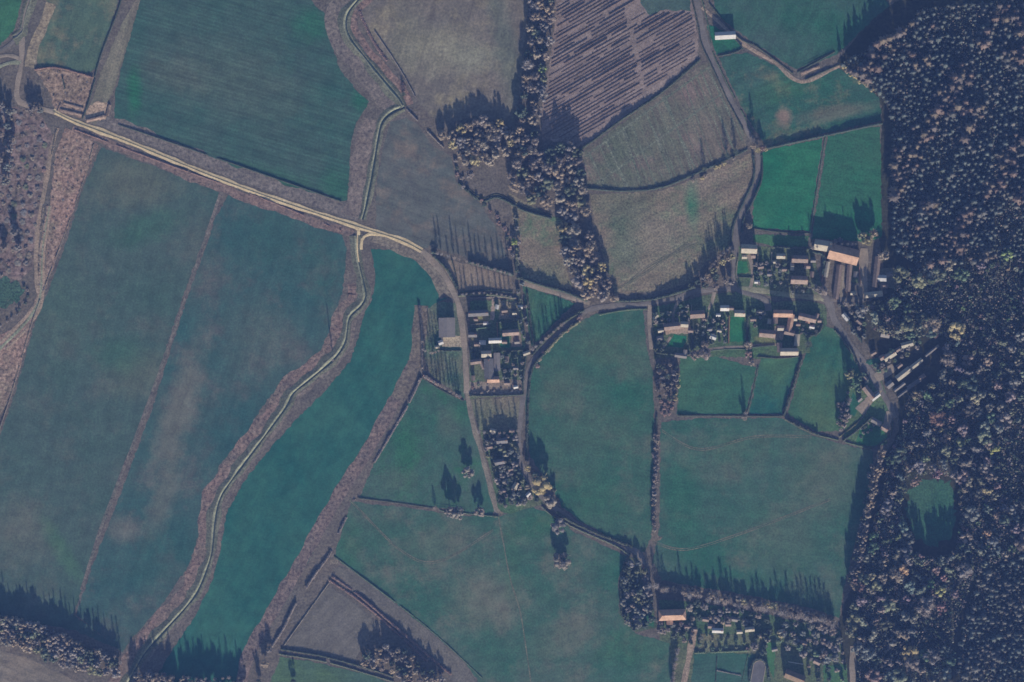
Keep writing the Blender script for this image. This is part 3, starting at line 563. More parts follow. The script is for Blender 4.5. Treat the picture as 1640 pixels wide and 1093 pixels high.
field([(1366, 630), (1378, 648), (1368, 668), (1352, 660)], VIVID, GRASS, 0, .2, .3, z=.05, name='lawn'); field([(1376, 688), (1408, 678), (1420, 700), (1400, 715), (1372, 712)], (.035, .13, .05), GRASS, 0, .2, .3, z=.05, name='lawn')
field([(1030, 985), (1046, 985), (1048, 1004), (1028, 1000)], (.035, .12, .05), GRASS, 0, .2, .3, z=.05, name='lawn')
field([(1122, 1015), (1200, 1018), (1230, 1020), (1210, 1046), (1116, 1042)], (.06, .11, .05), (.16, .14, .09), 60, .3, .6, z=.03, name='lawn')
field([(1228, 1030), (1242, 1030), (1240, 1093), (1228, 1060)], (.06, .15, .05), GRASS, 0, .2, .3, z=.04, name='lawn'); field([(1318, 1066), (1356, 1064), (1358, 1110), (1320, 1110)], (.07, .14, .05), GRASS, 0, .2, .4, z=.04, name='lawn')
field([(1346, 425), (1356, 427), (1350, 478), (1338, 478)], (.20, .17, .13), (.16, .14, .11), 90, .3, .3, z=.05, name='yard'); field([(1362, 425), (1376, 425), (1374, 455), (1362, 452)], (.09, .13, .06), (.12, .13, .08), 0, .2, .4, z=.05, name='lawn')
field([(1402, 430), (1440, 430), (1444, 462), (1410, 462)], (.20, .175, .13), (.16, .15, .11), 0, .2, .4, z=.04, name='yard')
# spoil heap and small earthworks beside the farm track in the north-west corner
sheet('yard', [(136, 188), (144, 170), (158, 164), (174, 168), (168, 190), (140, 194)], .06, soil((.38, .275, .195), (.31, .23, .165), 0, .2, .6, .06, .7), .8)
def bank(pts, label, w, h, mat, name='earth_bank'):
    me = sweep(name, pts, [(-w, 0), (-w * .25, h), (w * .25, h * .95), (w, 0)], [mat], .01, .25, kind='data', step=2)
    return tag(obj(name, me), label, 'earth bank')
EARTH = soil((.18, .13, .105), (.14, .11, .09), 0, .2, .6, .06, .7)
bank([(138, 193), (152, 190), (168, 186)], 'bare tan earth bank along the south side of the spoil yard', 2.4, 1.3, EARTH); bank([(171, 186), (175, 168)], 'short earth bank along the east side of the spoil yard', 1.8, 1.2, EARTH)
bank([(96, 176), (132, 184)], 'long low earth bank just north of the farm track', 1.6, .8, EARTH); bank([(102, 165), (133, 174)], 'low earth bank behind the one beside the farm track', 1.5, .7, EARTH); bank([(97, 166), (92, 178)], 'short earth bank joining two parallel banks by the track', 1.3, .6, EARTH)
bank([(1282, 118), (1312, 106)], 'brown earth bank between two footpaths at the forest corner', 2.2, .7, EARTH)

# mown strips between the vineyard beds
VP = [(936, 246), (1000, 200), (1126, 106), (1140, 104), (1162, 150), (1192, 214), (1190, 236), (1130, 267), (1060, 295), (1000, 300), (944, 297), (930, 262)]
STRIP = soil((.145, .155, .115), (.10, .12, .08), 0, .2, .7, .06, .9)
def strip(a, b, w):
    n = 60; pts = [(a[0] + (b[0] - a[0]) * i / n, a[1] + (b[1] - a[1]) * i / n) for i in range(n + 1)]; pts = [q for q in pts if inside(q, VP)]
    if len(pts) > 5: sweep('mown_strip', [pts[0], pts[len(pts) // 2], pts[-1]], [(-w / 2, 0), (w / 2, 0)], [STRIP], .035, .3)
rs = random.Random(12)
for k in range(-12, 24):
    x = 930 + k * 11.5 + rs.uniform(-3, 3); strip((x, 90), (x + 92 + rs.uniform(-14, 14), 310), rs.choice((.5, .8, .8, 1.5)))
for d, w in ((12, 1.6), (52, 1.3)): strip((920 + d * .6, 246 + d), (1200 + d * .6, 44 + d), w)

WORN = soil((.13, .125, .085), (.10, .105, .07), 0, .2, .5, .08, .9)
for q in ([(798, 826), (806, 870), (818, 930), (835, 990), (850, 1093)], [(1060, 690), (1120, 720), (1210, 700), (1300, 700)], [(1046, 868), (1100, 880), (1200, 850), (1330, 800)], [(560, 800), (640, 880), (700, 900), (790, 850)], [(985, 464), (1030, 440), (1100, 390)], [(1000, 460), (1050, 420), (1170, 370)]):
    for d in (-1.5, 1.5): sweep('wheel_track', [(a, b + d) for a, b in q], [(-.3, 0), (.3, 0)], [WORN], .045, .5)
for x, y, r_ in ((1050, 862, 9), (880, 812, 7), (798, 822, 8), (1260, 668, 6), (572, 402, 8), (1216, 242, 7), (690, 398, 7), (534, 900, 8)):
    sheet('worn_gateway', [(x + r_ * math.cos(t * .7) * (1 + .3 * math.sin(t * 2.3)), y + r_ * .8 * math.sin(t * .7) * (1 + .3 * math.cos(t * 1.7))) for t in range(9)], .05, soil((.15, .125, .095), (.12, .105, .08), 0, .2, .6, .08, .8), .8, True)
# ------------------------------------------------------------------ hedges and fences
H = hedge
H([(985, 482), (1040, 480), (1085, 469), (1112, 460)], 'tall dark hedge on the north side of the curving village lane', 3, 3.2)
H([(960, 504), (1000, 497), (1035, 495)], 'low hedge between the lane and the D-shaped pasture', 2, 1.2, 'green')
H([(935, 497), (905, 515), (878, 540), (852, 568)], 'dark hedge on the outer side of the lane bend', 3, 2.4)
H([(928, 515), (900, 536), (872, 566)], 'straggly brown hedge inside the lane bend', 2.8, 2.4, 'olive'); H([(872, 566), (852, 592), (846, 640), (843, 752)], 'dark hedge along the west edge of the D-shaped pasture', 2.6, 2.6)
H([(830, 445), (870, 458), (905, 468), (940, 482)], 'tall hedge along the north side of the pale footpath', 2.8, 3.6)
H([(692, 404), (735, 415), (780, 428), (822, 440)], 'tall hedge between the ploughed field and the striped plot', 3.4, 3.2)
H([(694, 410), (716, 432), (732, 462)], 'dark hedge beside the bend of the farm track', 2.6, 2.2); H([(734, 474), (775, 472), (822, 477)], 'dark hedge along the south end of the striped plot', 2.4, 2.2, 'olive'); H([(738, 468), (780, 465), (820, 469)], 'narrow hedge inside the south end of the striped plot', 1.6, 1.4)
H([(724, 418), (730, 440), (734, 462)], 'thin hedge across the west end of the striped plot', 1.2, 1.4)
H([(828, 350), (828, 400), (828, 450), (832, 480), (838, 530)], 'straggly tall hedge running north to south past the hamlet', 4, 3.4, 'olive', .25)
H([(844, 470), (850, 520), (856, 555)], 'dark hedge on the west side of the triangular paddock', 2.4, 2.2)
H([(1228, 238), (1300, 222), (1412, 198)], 'long dark hedge on the north edge of the vivid green paddocks', 2.2, 2); H([(1322, 220), (1310, 290), (1298, 372)], 'thin hedge between the two vivid green paddocks', 1.3, 1.0, 'green'); H([(1206, 366), (1250, 372), (1298, 374)], 'low hedge on the south edge of the vivid green paddock', 1.2, 1.0)
H([(930, 240), (990, 196), (1060, 148), (1120, 97)], 'dark hedge between the orchard rows and the striped vineyard plot', 2.4, 2.4); H([(938, 302), (1000, 306), (1060, 300), (1128, 272), (1196, 240)], 'curving dark hedge on the south edge of the vineyard plot', 2.2, 1.8, 'dark')
H([(1208, 72), (1270, 118)], 'thin dark hedge north of the footpath by the top pasture', 1.2, 1.0); H([(1290, 128), (1344, 104)], 'short thin hedge beside the brown bank at the forest corner', 1.2, 1.0); H([(1278, 116), (1336, 84)], 'thin hedge along the south edge of the top pasture', 1.2, .9)
H([(1136, 6), (1180, 58), (1206, 72)], 'dark low hedge along the footpath north of the white barn', 1.4, 1.2); H([(1150, 90), (1175, 85), (1188, 76), (1176, 62)], 'low hedge round the small plot of the white roadside barn', 1.4, 1.0)
H([(1086, 666), (1140, 666), (1252, 667)], 'long low hedge between the small paddocks and the big pasture', 1.6, 1.2); H([(1284, 574), (1270, 620), (1255, 666)], 'dark stone-like hedge on the west side of the narrow paddock', 2.4, 2.2, 'dark', smooth=False)
H([(1214, 588), (1206, 625), (1196, 664)], 'thin hedge between the two small square paddocks', 1.2, .9, 'green'); H([(1258, 672), (1285, 686), (1310, 697)], 'dark thick hedge at the southern corner of the narrow paddock', 2.4, 2.2); H([(1312, 698), (1345, 706), (1395, 720)], 'thin hedge south of the long narrow garden', 1.2, 1, 'green')
H([(1350, 706), (1372, 690), (1396, 668)], 'straight dark hedge on the long narrow garden', 2, 2.6); H([(1344, 700), (1368, 682), (1388, 662)], 'second straight hedge parallel to the long garden hedge', 1.4, 1.2, 'olive'); H([(1376, 714), (1400, 716), (1424, 700), (1430, 676)], 'curved hedge round the lawn at the forest edge', 1.5, 1.4)
H([(574, 798), (640, 806), (700, 815)], 'thin dark hedge between the west paddock and the south pasture', 1.2, 1.0); H([(705, 818), (760, 824), (798, 828)], 'low hedge at the south end of the west paddock', 1.2, 1.0, 'green')
H([(874, 806), (905, 830), (950, 852), (1012, 876)], 'tall dark hedge on the north side of the lane to the wooded house', 2.8, 2.6); H([(868, 812), (885, 826), (930, 850), (985, 874), (1008, 890)], 'low brown hedge on the south side of the lane to the wooded house', 1.6, 1.2, 'olive'); H([(940, 850), (975, 866), (1005, 880)], 'russet grassy hedge between the lane and the south pasture', 2, .8, 'greybrown')
H([(678, 602), (705, 618), (738, 637)], 'pinkish bare hedge between the west paddock and the striped gardens', 3.4, 1.8, 'russet'); H([(672, 600), (700, 621), (742, 642)], 'low dark hedge under the pinkish bare hedge', 1.4, .9)
H([(672, 490), (676, 540), (676, 590)], 'bare hedge west of the grey barn field', 2, 2, 'greybrown')
H([(674, 606), (650, 655), (612, 720), (575, 785), (545, 850), (528, 888), (505, 920), (475, 965), (455, 1005), (436, 1035)], 'long straggly dark hedge beside the pale field margin', 2.4, 1.8, 'greybrown', .3)
H([(532, 924), (570, 950), (620, 992), (680, 1045), (722, 1080)], 'long russet hedge along the diagonal brown strip', 2.4, 1.5, 'russet', .1); H([(528, 930), (575, 962), (625, 1004), (680, 1055), (712, 1082)], 'pinkish hedge parallel to the long russet hedge', 2.2, 1.1, 'russet', .15, seed=2)
H([(450, 1040), (520, 1052), (600, 1074), (640, 1088)], 'dark hedge on the south edge of the brown triangular field', 1.6, 1.3); H([(448, 1048), (520, 1060), (590, 1080), (630, 1092)], 'thin hedge parallel to the one south of the triangular field', 1.3, 1.0, 'olive'); H([(526, 935), (490, 985), (455, 1034)], 'thin pale hedge on the west side of the triangular field', 1.1, .8, 'tan')
H([(536, 892), (600, 940), (690, 1010), (772, 1086)], 'thin hedge on the south-west edge of the big south pasture', 1.1, .9, 'green')
H([(1106, -10), (1118, 40), (1124, 72), (1142, 110), (1166, 162), (1190, 208)], 'thin dark hedge on the west side of the northern lane', 1.3, 1.0); H([(1122, -10), (1134, 40), (1142, 84), (1160, 125), (1186, 175), (1204, 212)], 'low hedge on the east side of the northern lane', 1.3, 1.1, 'green')
H([(1206, 250), (1207, 285), (1190, 325), (1174, 362), (1170, 392)], 'dark hedge on the west side of the lane above the village', 2.2, 2.4); H([(1220, 250), (1220, 285), (1208, 318), (1192, 348), (1188, 372)], 'dark hedge between the lane and the vivid green paddock', 2, 2)
H([(56, 112), (92, 109), (148, 124)], 'russet hedge between the grey pasture and the scrub plot', 1.8, 1.6, 'russet'); H([(152, 122), (164, 82), (188, 20), (196, -10)], 'dark hedge on the east edge of the grey pasture', 1.3, 1.2); H([(100, 124), (104, 142)], 'short dark hedge inside the scrub plot', 1.4, 1.4); H([(152, 128), (140, 170), (132, 190)], 'dark low hedge on the east edge of the scrub plot', 1.4, 1.2)
H([(150, 232), (130, 300), (98, 390), (52, 515), (20, 625), (-5, 700)], 'thin pale hedge on the west edge of the largest field', 1.0, .8, 'tan', .2); H([(190, 200), (360, 258), (546, 323)], 'thin dark hedge along the south edge of the big northern field', 1.0, .9)
H([(120, 208), (200, 238), (300, 275), (420, 318), (546, 370)], 'low russet hedge on the south side of the farm track', 1.4, .7, 'russet', .2)
H([(652, 176), (690, 216), (710, 236)], 'straggly hedge along the ditch south of the lone sapling', 1.6, 1.2, 'greybrown', .3); H([(600, 50), (640, 110), (665, 155)], 'thin dark hedge on the east side of the northern ditch', 1.0, .9, 'greybrown')
H([(576, 20), (600, 70), (640, 125), (655, 152)], 'russet reedy hedge beside the northern ditch', 3, .8, 'russet', .25); H([(90, 210), (74, 300), (66, 360), (62, 440)], 'straggly pale hedge beside the scrubland track', 2.0, 1.0, 'tan', .45)
H([(1052, 668), (1049, 700)], 'short green hedge joining the wood to the long tree line', 2, 2)
# hamlet plot hedges
H([(752, 634), (800, 634), (838, 632)], 'straight dark hedge along the south side of the hamlet', 1.8, 1.9); H([(704, 562), (738, 562)], 'low clipped hedge south of the barn yard', 1.2, 1); H([(798, 516), (836, 513)], 'dark hedge behind the eastern hamlet plots', 2.2, 3.0); H([(806, 563), (840, 561)], 'hedge between the eastern hamlet gardens', 2, 2.4); H([(754, 478), (800, 476), (828, 478)], 'pale bushy hedge along the north of the hamlet', 1.6, 1.2, 'greybrown'); H([(844, 560), (838, 610), (838, 632)], 'hedge between the hamlet and the lane', 1.8, 2.0)
H([(752, 528), (786, 524)], 'hedge south of the yellow-green lawn', 1.4, 1.6, 'green'); H([(790, 590), (836, 592)], 'low hedge south of the dark eastern garden', 1.2, 1.2)
H([(1046, 490), (1046, 540), (1050, 572)], 'dark hedge on the west edge of the village gardens', 2, 2); H([(1198, 505), (1196, 552)], 'tall dark hedge east of the walled lawn', 2.4, 3.2); H([(1166, 505), (1166, 550)], 'narrow dark hedge west of the walled lawn', 1.6, 2.4); H([(1110, 505), (1108, 560)], 'tall dark hedge in the middle of the village gardens', 2.8, 3.0); H([(1050, 565), (1075, 568), (1104, 568)], 'hedge along the south of the western village garden', 1.8, 2)
H([(1196, 557), (1240, 553)], 'hedge south of the yellow lawn in the village', 1.6, 1.8); H([(1214, 572), (1250, 574), (1282, 571)], 'low dark hedge south of the courtyard house', 1.3, 1.1); H([(1092, 568), (1160, 560), (1195, 560)], 'low hedge north of the small square paddock', 1.2, 1.0, 'green'); H([(1294, 540), (1312, 532), (1318, 515)], 'curved dark hedge east of the courtyard gardens', 1.8, 1.6); H([(1284, 532), (1310, 536)], 'clipped hedge south of the topiary garden', 1.5, 1.6)
H([(1184, 462), (1178, 440), (1182, 410)], 'pale hedge at the lane side of the north village gardens', 1.2, 1.2, 'olive'); H([(1182, 444), (1205, 445)], 'clipped garden hedge across the north village lawn', 1.2, 1.2); H([(1302, 404), (1318, 410), (1318, 440)], 'tall dark hedge west of the farm ranges', 2.6, 3.5); H([(1240, 396), (1295, 400)], 'dark hedge behind the pair of village cottages', 2, 2.6)
H([(1350, 490), (1362, 520), (1380, 548)], 'dark hedge on the east side of the lane below the farm', 2, 2.2); H([(1338, 530), (1362, 560), (1372, 582)], 'dark hedge on the west side of the lane below the farm', 2, 1.8); H([(1148, 1052), (1146, 1093)], 'thin dark hedge dividing the two south-east plots', .9, .9); H([(1148, 1074), (1186, 1082)], 'low hedge across the south-east plot', 1.2, .9, 'greybrown'); H([(1198, 1050), (1186, 1100)], 'thin hedge on the east edge of the south-east plot', .8, .8, 'green'); H([(1112, 1046), (1160, 1044), (1200, 1042)], 'bushy green hedge north of the two south-east plots', 2, 1.6, 'green')
H([(1000, 900), (994, 940), (996, 985)], 'dark hedge on the west side of the wooded corner', 2.4, 2.6); H([(1030, 905), (1038, 935)], 'russet hedge inside the wooded corner', 2, 1.2, 'russet')
fence([(1334, 84), (1284, 108)], 'wooden post and rail fence at the corner of the top pasture'); fence([(700, 813), (745, 819)], 'short wooden fence beside the three pasture trees')
# orchard rows
r = random.Random(5)
ORCH = [(892, -6), (1100, -6), (1114, 40), (1114, 86), (1030, 150), (940, 222), (905, 222), (872, 218), (870, 170), (886, 80)]
k = 0
for y0 in range(120, 620, 6):
    run = []
    for x in range(860, 1126, 4):
        q = (x, y0 - (x - 600) * .58 + 120 - 100)
        xc = 1000 + (q[1]) * .22
        ok = inside(q, ORCH) and abs(q[0] - xc) > 2 and not (1018 < q[0] < 1110 and q[1] < 20)
        if ok and r.random() < .045: ok = False
        if ok: run.append(q)
        if (not ok or x >= 1122) and run:
            if len(run) > 5:
                k += 1
                hedge([run[0], run[len(run) // 2], run[-1]], 'low dark row of orchard bushes among many parallel rows', .8, r.uniform(.3, .75), 'orchard', 0, 6, 'orchard_row', 'orchard row', 'parallel rows of orchard bushes', False, k)
            run = []
# ------------------------------------------------------------------ buildings
house(1161, 58, 32, 11, 3, 'long white-roofed barn beside the northern lane', 'white', 'metal', 4.0, 30, 0, 2, 'barn', 'barn')
house(1199, 396, 26, 20, -2, 'cream-roofed house at the north end of the village lane', 'cream', 'render', 4.6, 38, 2, 4)
house(1350, 408, 47, 24, -14, 'big orange-roofed farm barn with a lit south slope', 'orange', 'stone', 5.0, 42, 0, 4, 'barn', 'barn')
house(1317, 394, 27, 16, -9, 'cream-roofed farm building beside the orange barn', 'cream', 'stone', 4.4, 38, 0, 3, 'barn', 'barn')
house(1250, 409, 14, 11, -2, 'small pale-roofed cottage west of its larger neighbour', 'cream', 'render', 3.2, 38, 1, 2)
house(1280, 413, 27, 16, -2, 'slate cottage with a narrow lit roof edge near the farm', 'tile', 'brick', 4.6, 40, 2, 3)
house(1268, 424, 5, 18, 0, 'narrow pale outbuilding south of the slate cottage', 'cream', 'brick', 2.6, 32, 0, 2, 'outbuilding', 'shed'); house(1292, 427, 9, 7, 0, 'small pink-roofed garden shed by the cottage', 'pink', 'brick', 2.4, 32, 0, 1, 'outbuilding', 'shed')
house(1279, 446, 28, 18, -2, 'house with bright pinkish roof above the village green', 'pink', 'brick', 4.8, 42, 2, 4)
house(1411, 446, 15, 9, -2, 'small white-roofed shed in the farm yard', 'white', 'metal', 3.0, 20, 0, 2, 'outbuilding', 'shed'); house(1398, 470, 28, 12, 6, 'long olive-grey farm shed at the south of the yard', 'cream', 'board', 3.4, 30, 0, 3, 'outbuilding', 'shed')
house(1341, 452, 54, 8, 83, 'long pink-roofed range running south from the orange barn', 'tile', 'brick', 2.6, 38, 0, 6, 'farm_range', 'farm building'); house(1359, 446, 42, 7, 86, 'shorter tan-roofed range east of the long pink range', 'pink', 'brick', 2.6, 38, 0, 5, 'farm_range', 'farm building'); house(1324, 432, 24, 5, 80, 'thin pale lean-to range west of the long pink range', 'cream', 'brick', 2.4, 30, 0, 3, 'farm_range', 'farm building'); house(1403, 436, 48, 8, 84, 'pink-roofed range at the forest side of the farm', 'tile', 'brick', 3.0, 38, 0, 6, 'farm_range', 'farm building')
house(1253, 500, 32, 16, -1, 'north wing of the courtyard house with orange lit slope', 'orange', 'brick', 5.4, 42, 2, 5); house(1265, 518, 30, 8, 79, 'narrow east wing of the courtyard house', 'orange', 'brick', 3.4, 38, 0, 4, 'house_wing', 'house'); house(1241, 511, 16, 7, 90, 'short west wing of the courtyard house', 'tile', 'brick', 3.2, 38, 0, 2, 'house_wing', 'house')
house(1292, 507, 30, 15, -13, 'long house with orange roof east of the courtyard', 'pink', 'brick', 5.0, 42, 2, 5); house(1272, 511, 7, 6, 0, 'tiny pale lean-to between the two orange houses', 'cream', 'brick', 2.6, 30, 0, 1, 'outbuilding', 'shed'); house(1294, 513, 10, 6, 76, 'small orange wing projecting south of the long house', 'orange', 'brick', 3, 38, 0, 1, 'house_wing', 'house'); house(1312, 514, 5, 5, 0, 'tiny pink garden store at the end of the long house', 'pink', 'brick', 2.4, 32, 0, 1, 'outbuilding', 'shed')
house(1263, 561, 30, 16, 0, 'south range of the farmhouse court with cream lit slope', 'cream', 'brick', 4.6, 42, 1, 5); house(1248, 557, 15, 7, 90, 'pink-roofed west range of the farmhouse court', 'pink', 'brick', 3.4, 38, 0, 2, 'house_wing', 'house'); house(1276, 545, 19, 7, 85, 'cream-edged east range of the farmhouse court', 'cream', 'brick', 3.4, 38, 0, 3, 'house_wing', 'house'); house(1264, 533, 17, 8, -14, 'pink-roofed gatehouse range north of the farmhouse court', 'tile', 'brick', 3.4, 38, 0, 2, 'house_wing', 'house'); house(1250, 526, 10, 7, 0, 'small cream-roofed store in the middle yard', 'cream', 'brick', 2.8, 30, 0, 1, 'outbuilding', 'shed')
house(1228, 532, 27, 17, -5, 'cottage with pale pink roof west of the middle yard', 'tile', 'brick', 4.8, 42, 2, 4); house(1184, 500, 17, 14, -2, 'orange-roofed house at the head of the walled lawn', 'cream', 'render', 5.6, 42, 1, 3); house(1160, 492, 14, 12, 0, 'small white-roofed cottage by the lane junction', 'white', 'render', 3.4, 38, 1, 2)
house(1116, 501, 24, 17, 4, 'pinkish-roofed house with a long northern shadow', 'tile', 'render', 6.2, 42, 2, 4); house(1076, 521, 27, 14, 6, 'pink-roofed house facing the western lawn', 'tile', 'brick', 4.0, 42, 1, 4); house(1096, 520, 12, 8, -3, 'low pale wing on the east of the pink-roofed house', 'cream', 'brick', 2.8, 35, 0, 2, 'house_wing', 'house'); house(1090, 570, 18, 6, -8, 'low pale garden building at the paddock edge', 'grey', 'board', 2.6, 25, 0, 2, 'outbuilding', 'shed'); house(1097, 565, 8, 5, 85, 'small grey shed at the corner of the western garden', 'grey', 'board', 2.4, 25, 0, 1, 'outbuilding', 'shed')
house(1057, 542, 10, 6, 12, 'small pale shed in the shaded western garden', 'grey', 'board', 2.4, 25, 0, 1, 'outbuilding', 'shed'); house(1142, 540, 9, 7, -20, 'small white-roofed summerhouse among village trees', 'white', 'board', 2.6, 28, 0, 1, 'outbuilding', 'shed'); house(1050, 508, 8, 5, 50, 'tiny pale shed beside the western village hedge', 'cream', 'board', 2.4, 25, 0, 1, 'outbuilding', 'shed')
house(716, 525, 30, 25, 91, 'large grey-roofed barn with north and south gables', 'grey', 'metal', 4.6, 16, 0, 3, 'barn', 'barn')
house(766, 500, 34, 13, 3, 'long dark house north of the yellow-green lawn', 'slate', 'brick', 4.8, 36, 2, 4); house(793, 544, 21, 11, 2, 'house with white lit roof edge in the middle of the hamlet', 'white', 'brick', 5.2, 40, 1, 3); house(773, 549, 9, 6, 0, 'small white-roofed outhouse beside the middle house', 'white', 'brick', 2.6, 32, 0, 1, 'outbuilding', 'shed'); house(757, 535, 14, 10, 0, 'small slate cottage beside the hamlet lane', 'slate', 'brick', 3.8, 40, 1, 2); house(818, 531, 28, 13, 4, 'reddish-roofed house on the east of the hamlet', 'pink', 'brick', 3.8, 40, 1, 4)
house(779, 565, 16, 14, 2, 'cream-roofed hamlet house north of the grey range', 'cream', 'render', 4.4, 34, 1, 2); house(783, 591, 34, 14, 92, 'long slate range running north to south in the hamlet', 'slate', 'brick', 4.2, 36, 1, 4); house(796, 580, 28, 9, 91, 'narrow grey lean-to beside the slate range', 'grey', 'brick', 2.8, 14, 0, 3, 'outbuilding', 'shed'); house(790, 606, 20, 13, 1, 'bright orange-roofed cottage at the south of the hamlet', 'orange', 'brick', 3.6, 40, 1, 3); house(762, 578, 16, 10, 8, 'pink-roofed outbuilding with a pale ridge by the lane', 'tile', 'brick', 3.6, 38, 0, 2, 'outbuilding', 'shed'); house(772, 584, 15, 4, 115, 'slanting pink lean-to roof in the hamlet yard', 'pink', 'brick', 2.6, 30, 0, 1, 'outbuilding', 'shed')
house(778, 518, 7, 4, 4, 'tiny white shed on the yellow-green lawn', 'white', 'board', 2.2, 25, 0, 1, 'outbuilding', 'shed'); house(796, 492, 6, 5, 75, 'tiny white caravan-like shed north of the hamlet', 'white', 'board', 2.2, 20, 0, 1, 'outbuilding', 'shed'); house(833, 492, 7, 5, 0, 'small pale shed at the north-east hamlet corner', 'white', 'board', 2.2, 25, 0, 1, 'outbuilding', 'shed'); house(706, 549, 7, 6, 20, 'small white-roofed store south of the grey barn', 'white', 'board', 2.4, 25, 0, 1, 'outbuilding', 'shed'); house(843, 566, 10, 5, 20, 'pale roofed garage beside the hamlet lane bend', 'cream', 'board', 2.6, 25, 0, 1, 'outbuilding', 'shed')
house(804, 704, 18, 12, 5, 'house hidden among dark trees at the south lane', 'slate', 'brick', 4.4, 40, 1, 3); house(800, 738, 16, 11, 10, 'slate cottage deep in the dark garden trees', 'slate', 'brick', 4.2, 40, 1, 3); house(826, 778, 11, 8, 60, 'pale pink cottage near the south lane bend', 'cream', 'brick', 3.4, 38, 1, 2); house(810, 728, 9, 6, 0, 'small pale shed among the dark garden trees', 'cream', 'board', 2.6, 28, 0, 1, 'outbuilding', 'shed'); house(790, 690, 9, 5, -12, 'small tan shed at the north of the dark gardens', 'cream', 'board', 2.6, 28, 0, 1, 'outbuilding', 'shed')
house(1076, 980, 46, 24, 2, 'large orange-roofed manor in the wooded grounds', 'orange', 'brick', 6.4, 42, 2, 6, 'manor_house', 'house', .6); house(1072, 992, 16, 9, 92, 'orange-roofed south wing of the manor', 'orange', 'brick', 4.6, 42, 0, 1, 'house_wing', 'house'); house(1037, 945, 16, 6, -50, 'pale-roofed lodge at the manor drive', 'white', 'board', 2.8, 25, 0, 2, 'outbuilding', 'shed')
house(1149, 1008, 18, 10, -2, 'white-roofed bungalow among south-east gardens', 'white', 'render', 3.0, 32, 1, 3); house(1139, 1003, 10, 6, -4, 'small pink lean-to beside the white bungalow', 'tile', 'brick', 2.6, 30, 0, 1, 'outbuilding', 'shed'); house(1200, 1006, 15, 10, 6, 'cream-roofed house east of the white bungalow', 'cream', 'render', 3.4, 36, 1, 3); house(1252, 1012, 10, 8, 15, 'small cream house beside a yellow shrub', 'cream', 'render', 3.4, 36, 1, 2); house(1272, 1080, 34, 20, -22, 'brown-roofed house with pale ridge at the bottom edge', 'brown', 'brick', 4.6, 40, 1, 4); house(1308, 1060, 10, 7, -25, 'small pink outbuilding north of the brown-roofed house', 'pink', 'brick', 2.6, 32, 0, 1, 'outbuilding', 'shed')
# lane cluster at the forest edge: long low sheds and glasshouses
house(1446, 599, 26, 9, 38, 'long cream shed set askew beside the forest lane', 'cream', 'board', 3.2, 28, 0, 4, 'long_shed', 'shed'); house(1467, 583, 22, 6, 37, 'narrow pale shed behind the long cream shed', 'cream', 'board', 3.0, 26, 0, 3, 'long_shed', 'shed'); house(1492, 562, 26, 3, 39, 'very thin pale shed running into the forest', 'grey', 'board', 2.6, 24, 0, 4, 'long_shed', 'shed'); house(1440, 620, 20, 4, 37, 'thin pale polytunnel nearest the forest lane', 'grey', 'metal', 2.4, 30, 0, 2, 'long_shed', 'shed'); house(1464, 613, 28, 3, 35, 'thin grey shed roof between the two polytunnels', 'slate', 'board', 2.2, 22, 0, 3, 'long_shed', 'shed'); house(1456, 622, 46, 3, 36, 'longest thin pale polytunnel south of the sheds', 'slate', 'metal', 2.4, 28, 0, 3, 'long_shed', 'shed'); house(1424, 616, 11, 9, 40, 'square grey garage at the head of the polytunnels', 'grey', 'board', 2.8, 25, 0, 1, 'outbuilding', 'shed')
house(1424, 570, 22, 9, 33, 'pale house terrace north of the askew sheds', 'cream', 'render', 3.4, 36, 1, 3); house(1412, 573, 8, 7, 30, 'small pinkish cottage at the end of the pale terrace', 'pink', 'brick', 3.2, 36, 1, 1); house(1452, 552, 18, 8, 15, 'pale shed in the trees at the forest edge', 'cream', 'board', 2.8, 28, 0, 2, 'outbuilding', 'shed')
house(1391, 629, 24, 9, -52, 'pink-roofed cottage set askew west of the forest lane', 'pink', 'brick', 3.6, 40, 1, 3); house(1402, 636, 16, 5, 38, 'short white-roofed wing of the askew pink cottage', 'white', 'brick', 2.6, 32, 0, 2, 'house_wing', 'house'); house(1416, 686, 12, 8, -30, 'small house with a white-lit roof by the curved lawn', 'pink', 'render', 3.4, 38, 1, 2); house(1403, 676, 16, 7, -28, 'greyish shed beside the white-lit small house', 'grey', 'board', 2.6, 28, 0, 2, 'outbuilding', 'shed')
house(1354, 508, 12, 6, -50, 'small white-roofed hut among shrubs east of the lane', 'white', 'board', 2.6, 28, 0, 1, 'outbuilding', 'shed')
house(1417, 536, 14, 9, -10, 'greyish cottage in the trees above the forest lane', 'grey', 'stone', 3.2, 36, 1, 2)
# oval pool with a pale rim
def pool():
    e = obj('swimming_pool', None, loc=(X(1214), Y(1080), 0)); e.rotation_euler.z = math.radians(80)
    def oval(a, b, z, n=10):
        out = []
        for s in (1, -1):
            for i in range(n + 1):
                t = -math.pi / 2 + math.pi * i / n; out.append((s * (a + b * math.cos(t)), s * b * math.sin(t), z))
        return out
    o0, o1, i1, i0 = oval(6, 5.1, 0), oval(6, 5.1, .9), oval(6, 4.7, .9), oval(6, 4.7, .1); n = len(o0); V = o0 + o1 + i1 + i0
    F = [(k * n + i, k * n + (i + 1) % n, (k + 1) * n + (i + 1) % n, (k + 1) * n + i) for k in range(3) for i in range(n)]
    obj('rim', pymesh('rim', V, F, [WALLM['stone']]), e); w = oval(6, 4.7, .55)
    obj('cover', pymesh('cover', w, [tuple(range(len(w)))], [ROOFM['slate']]), e); tag(e, 'oval pool with a pale raised rim and grey cover', 'pool')
pool()
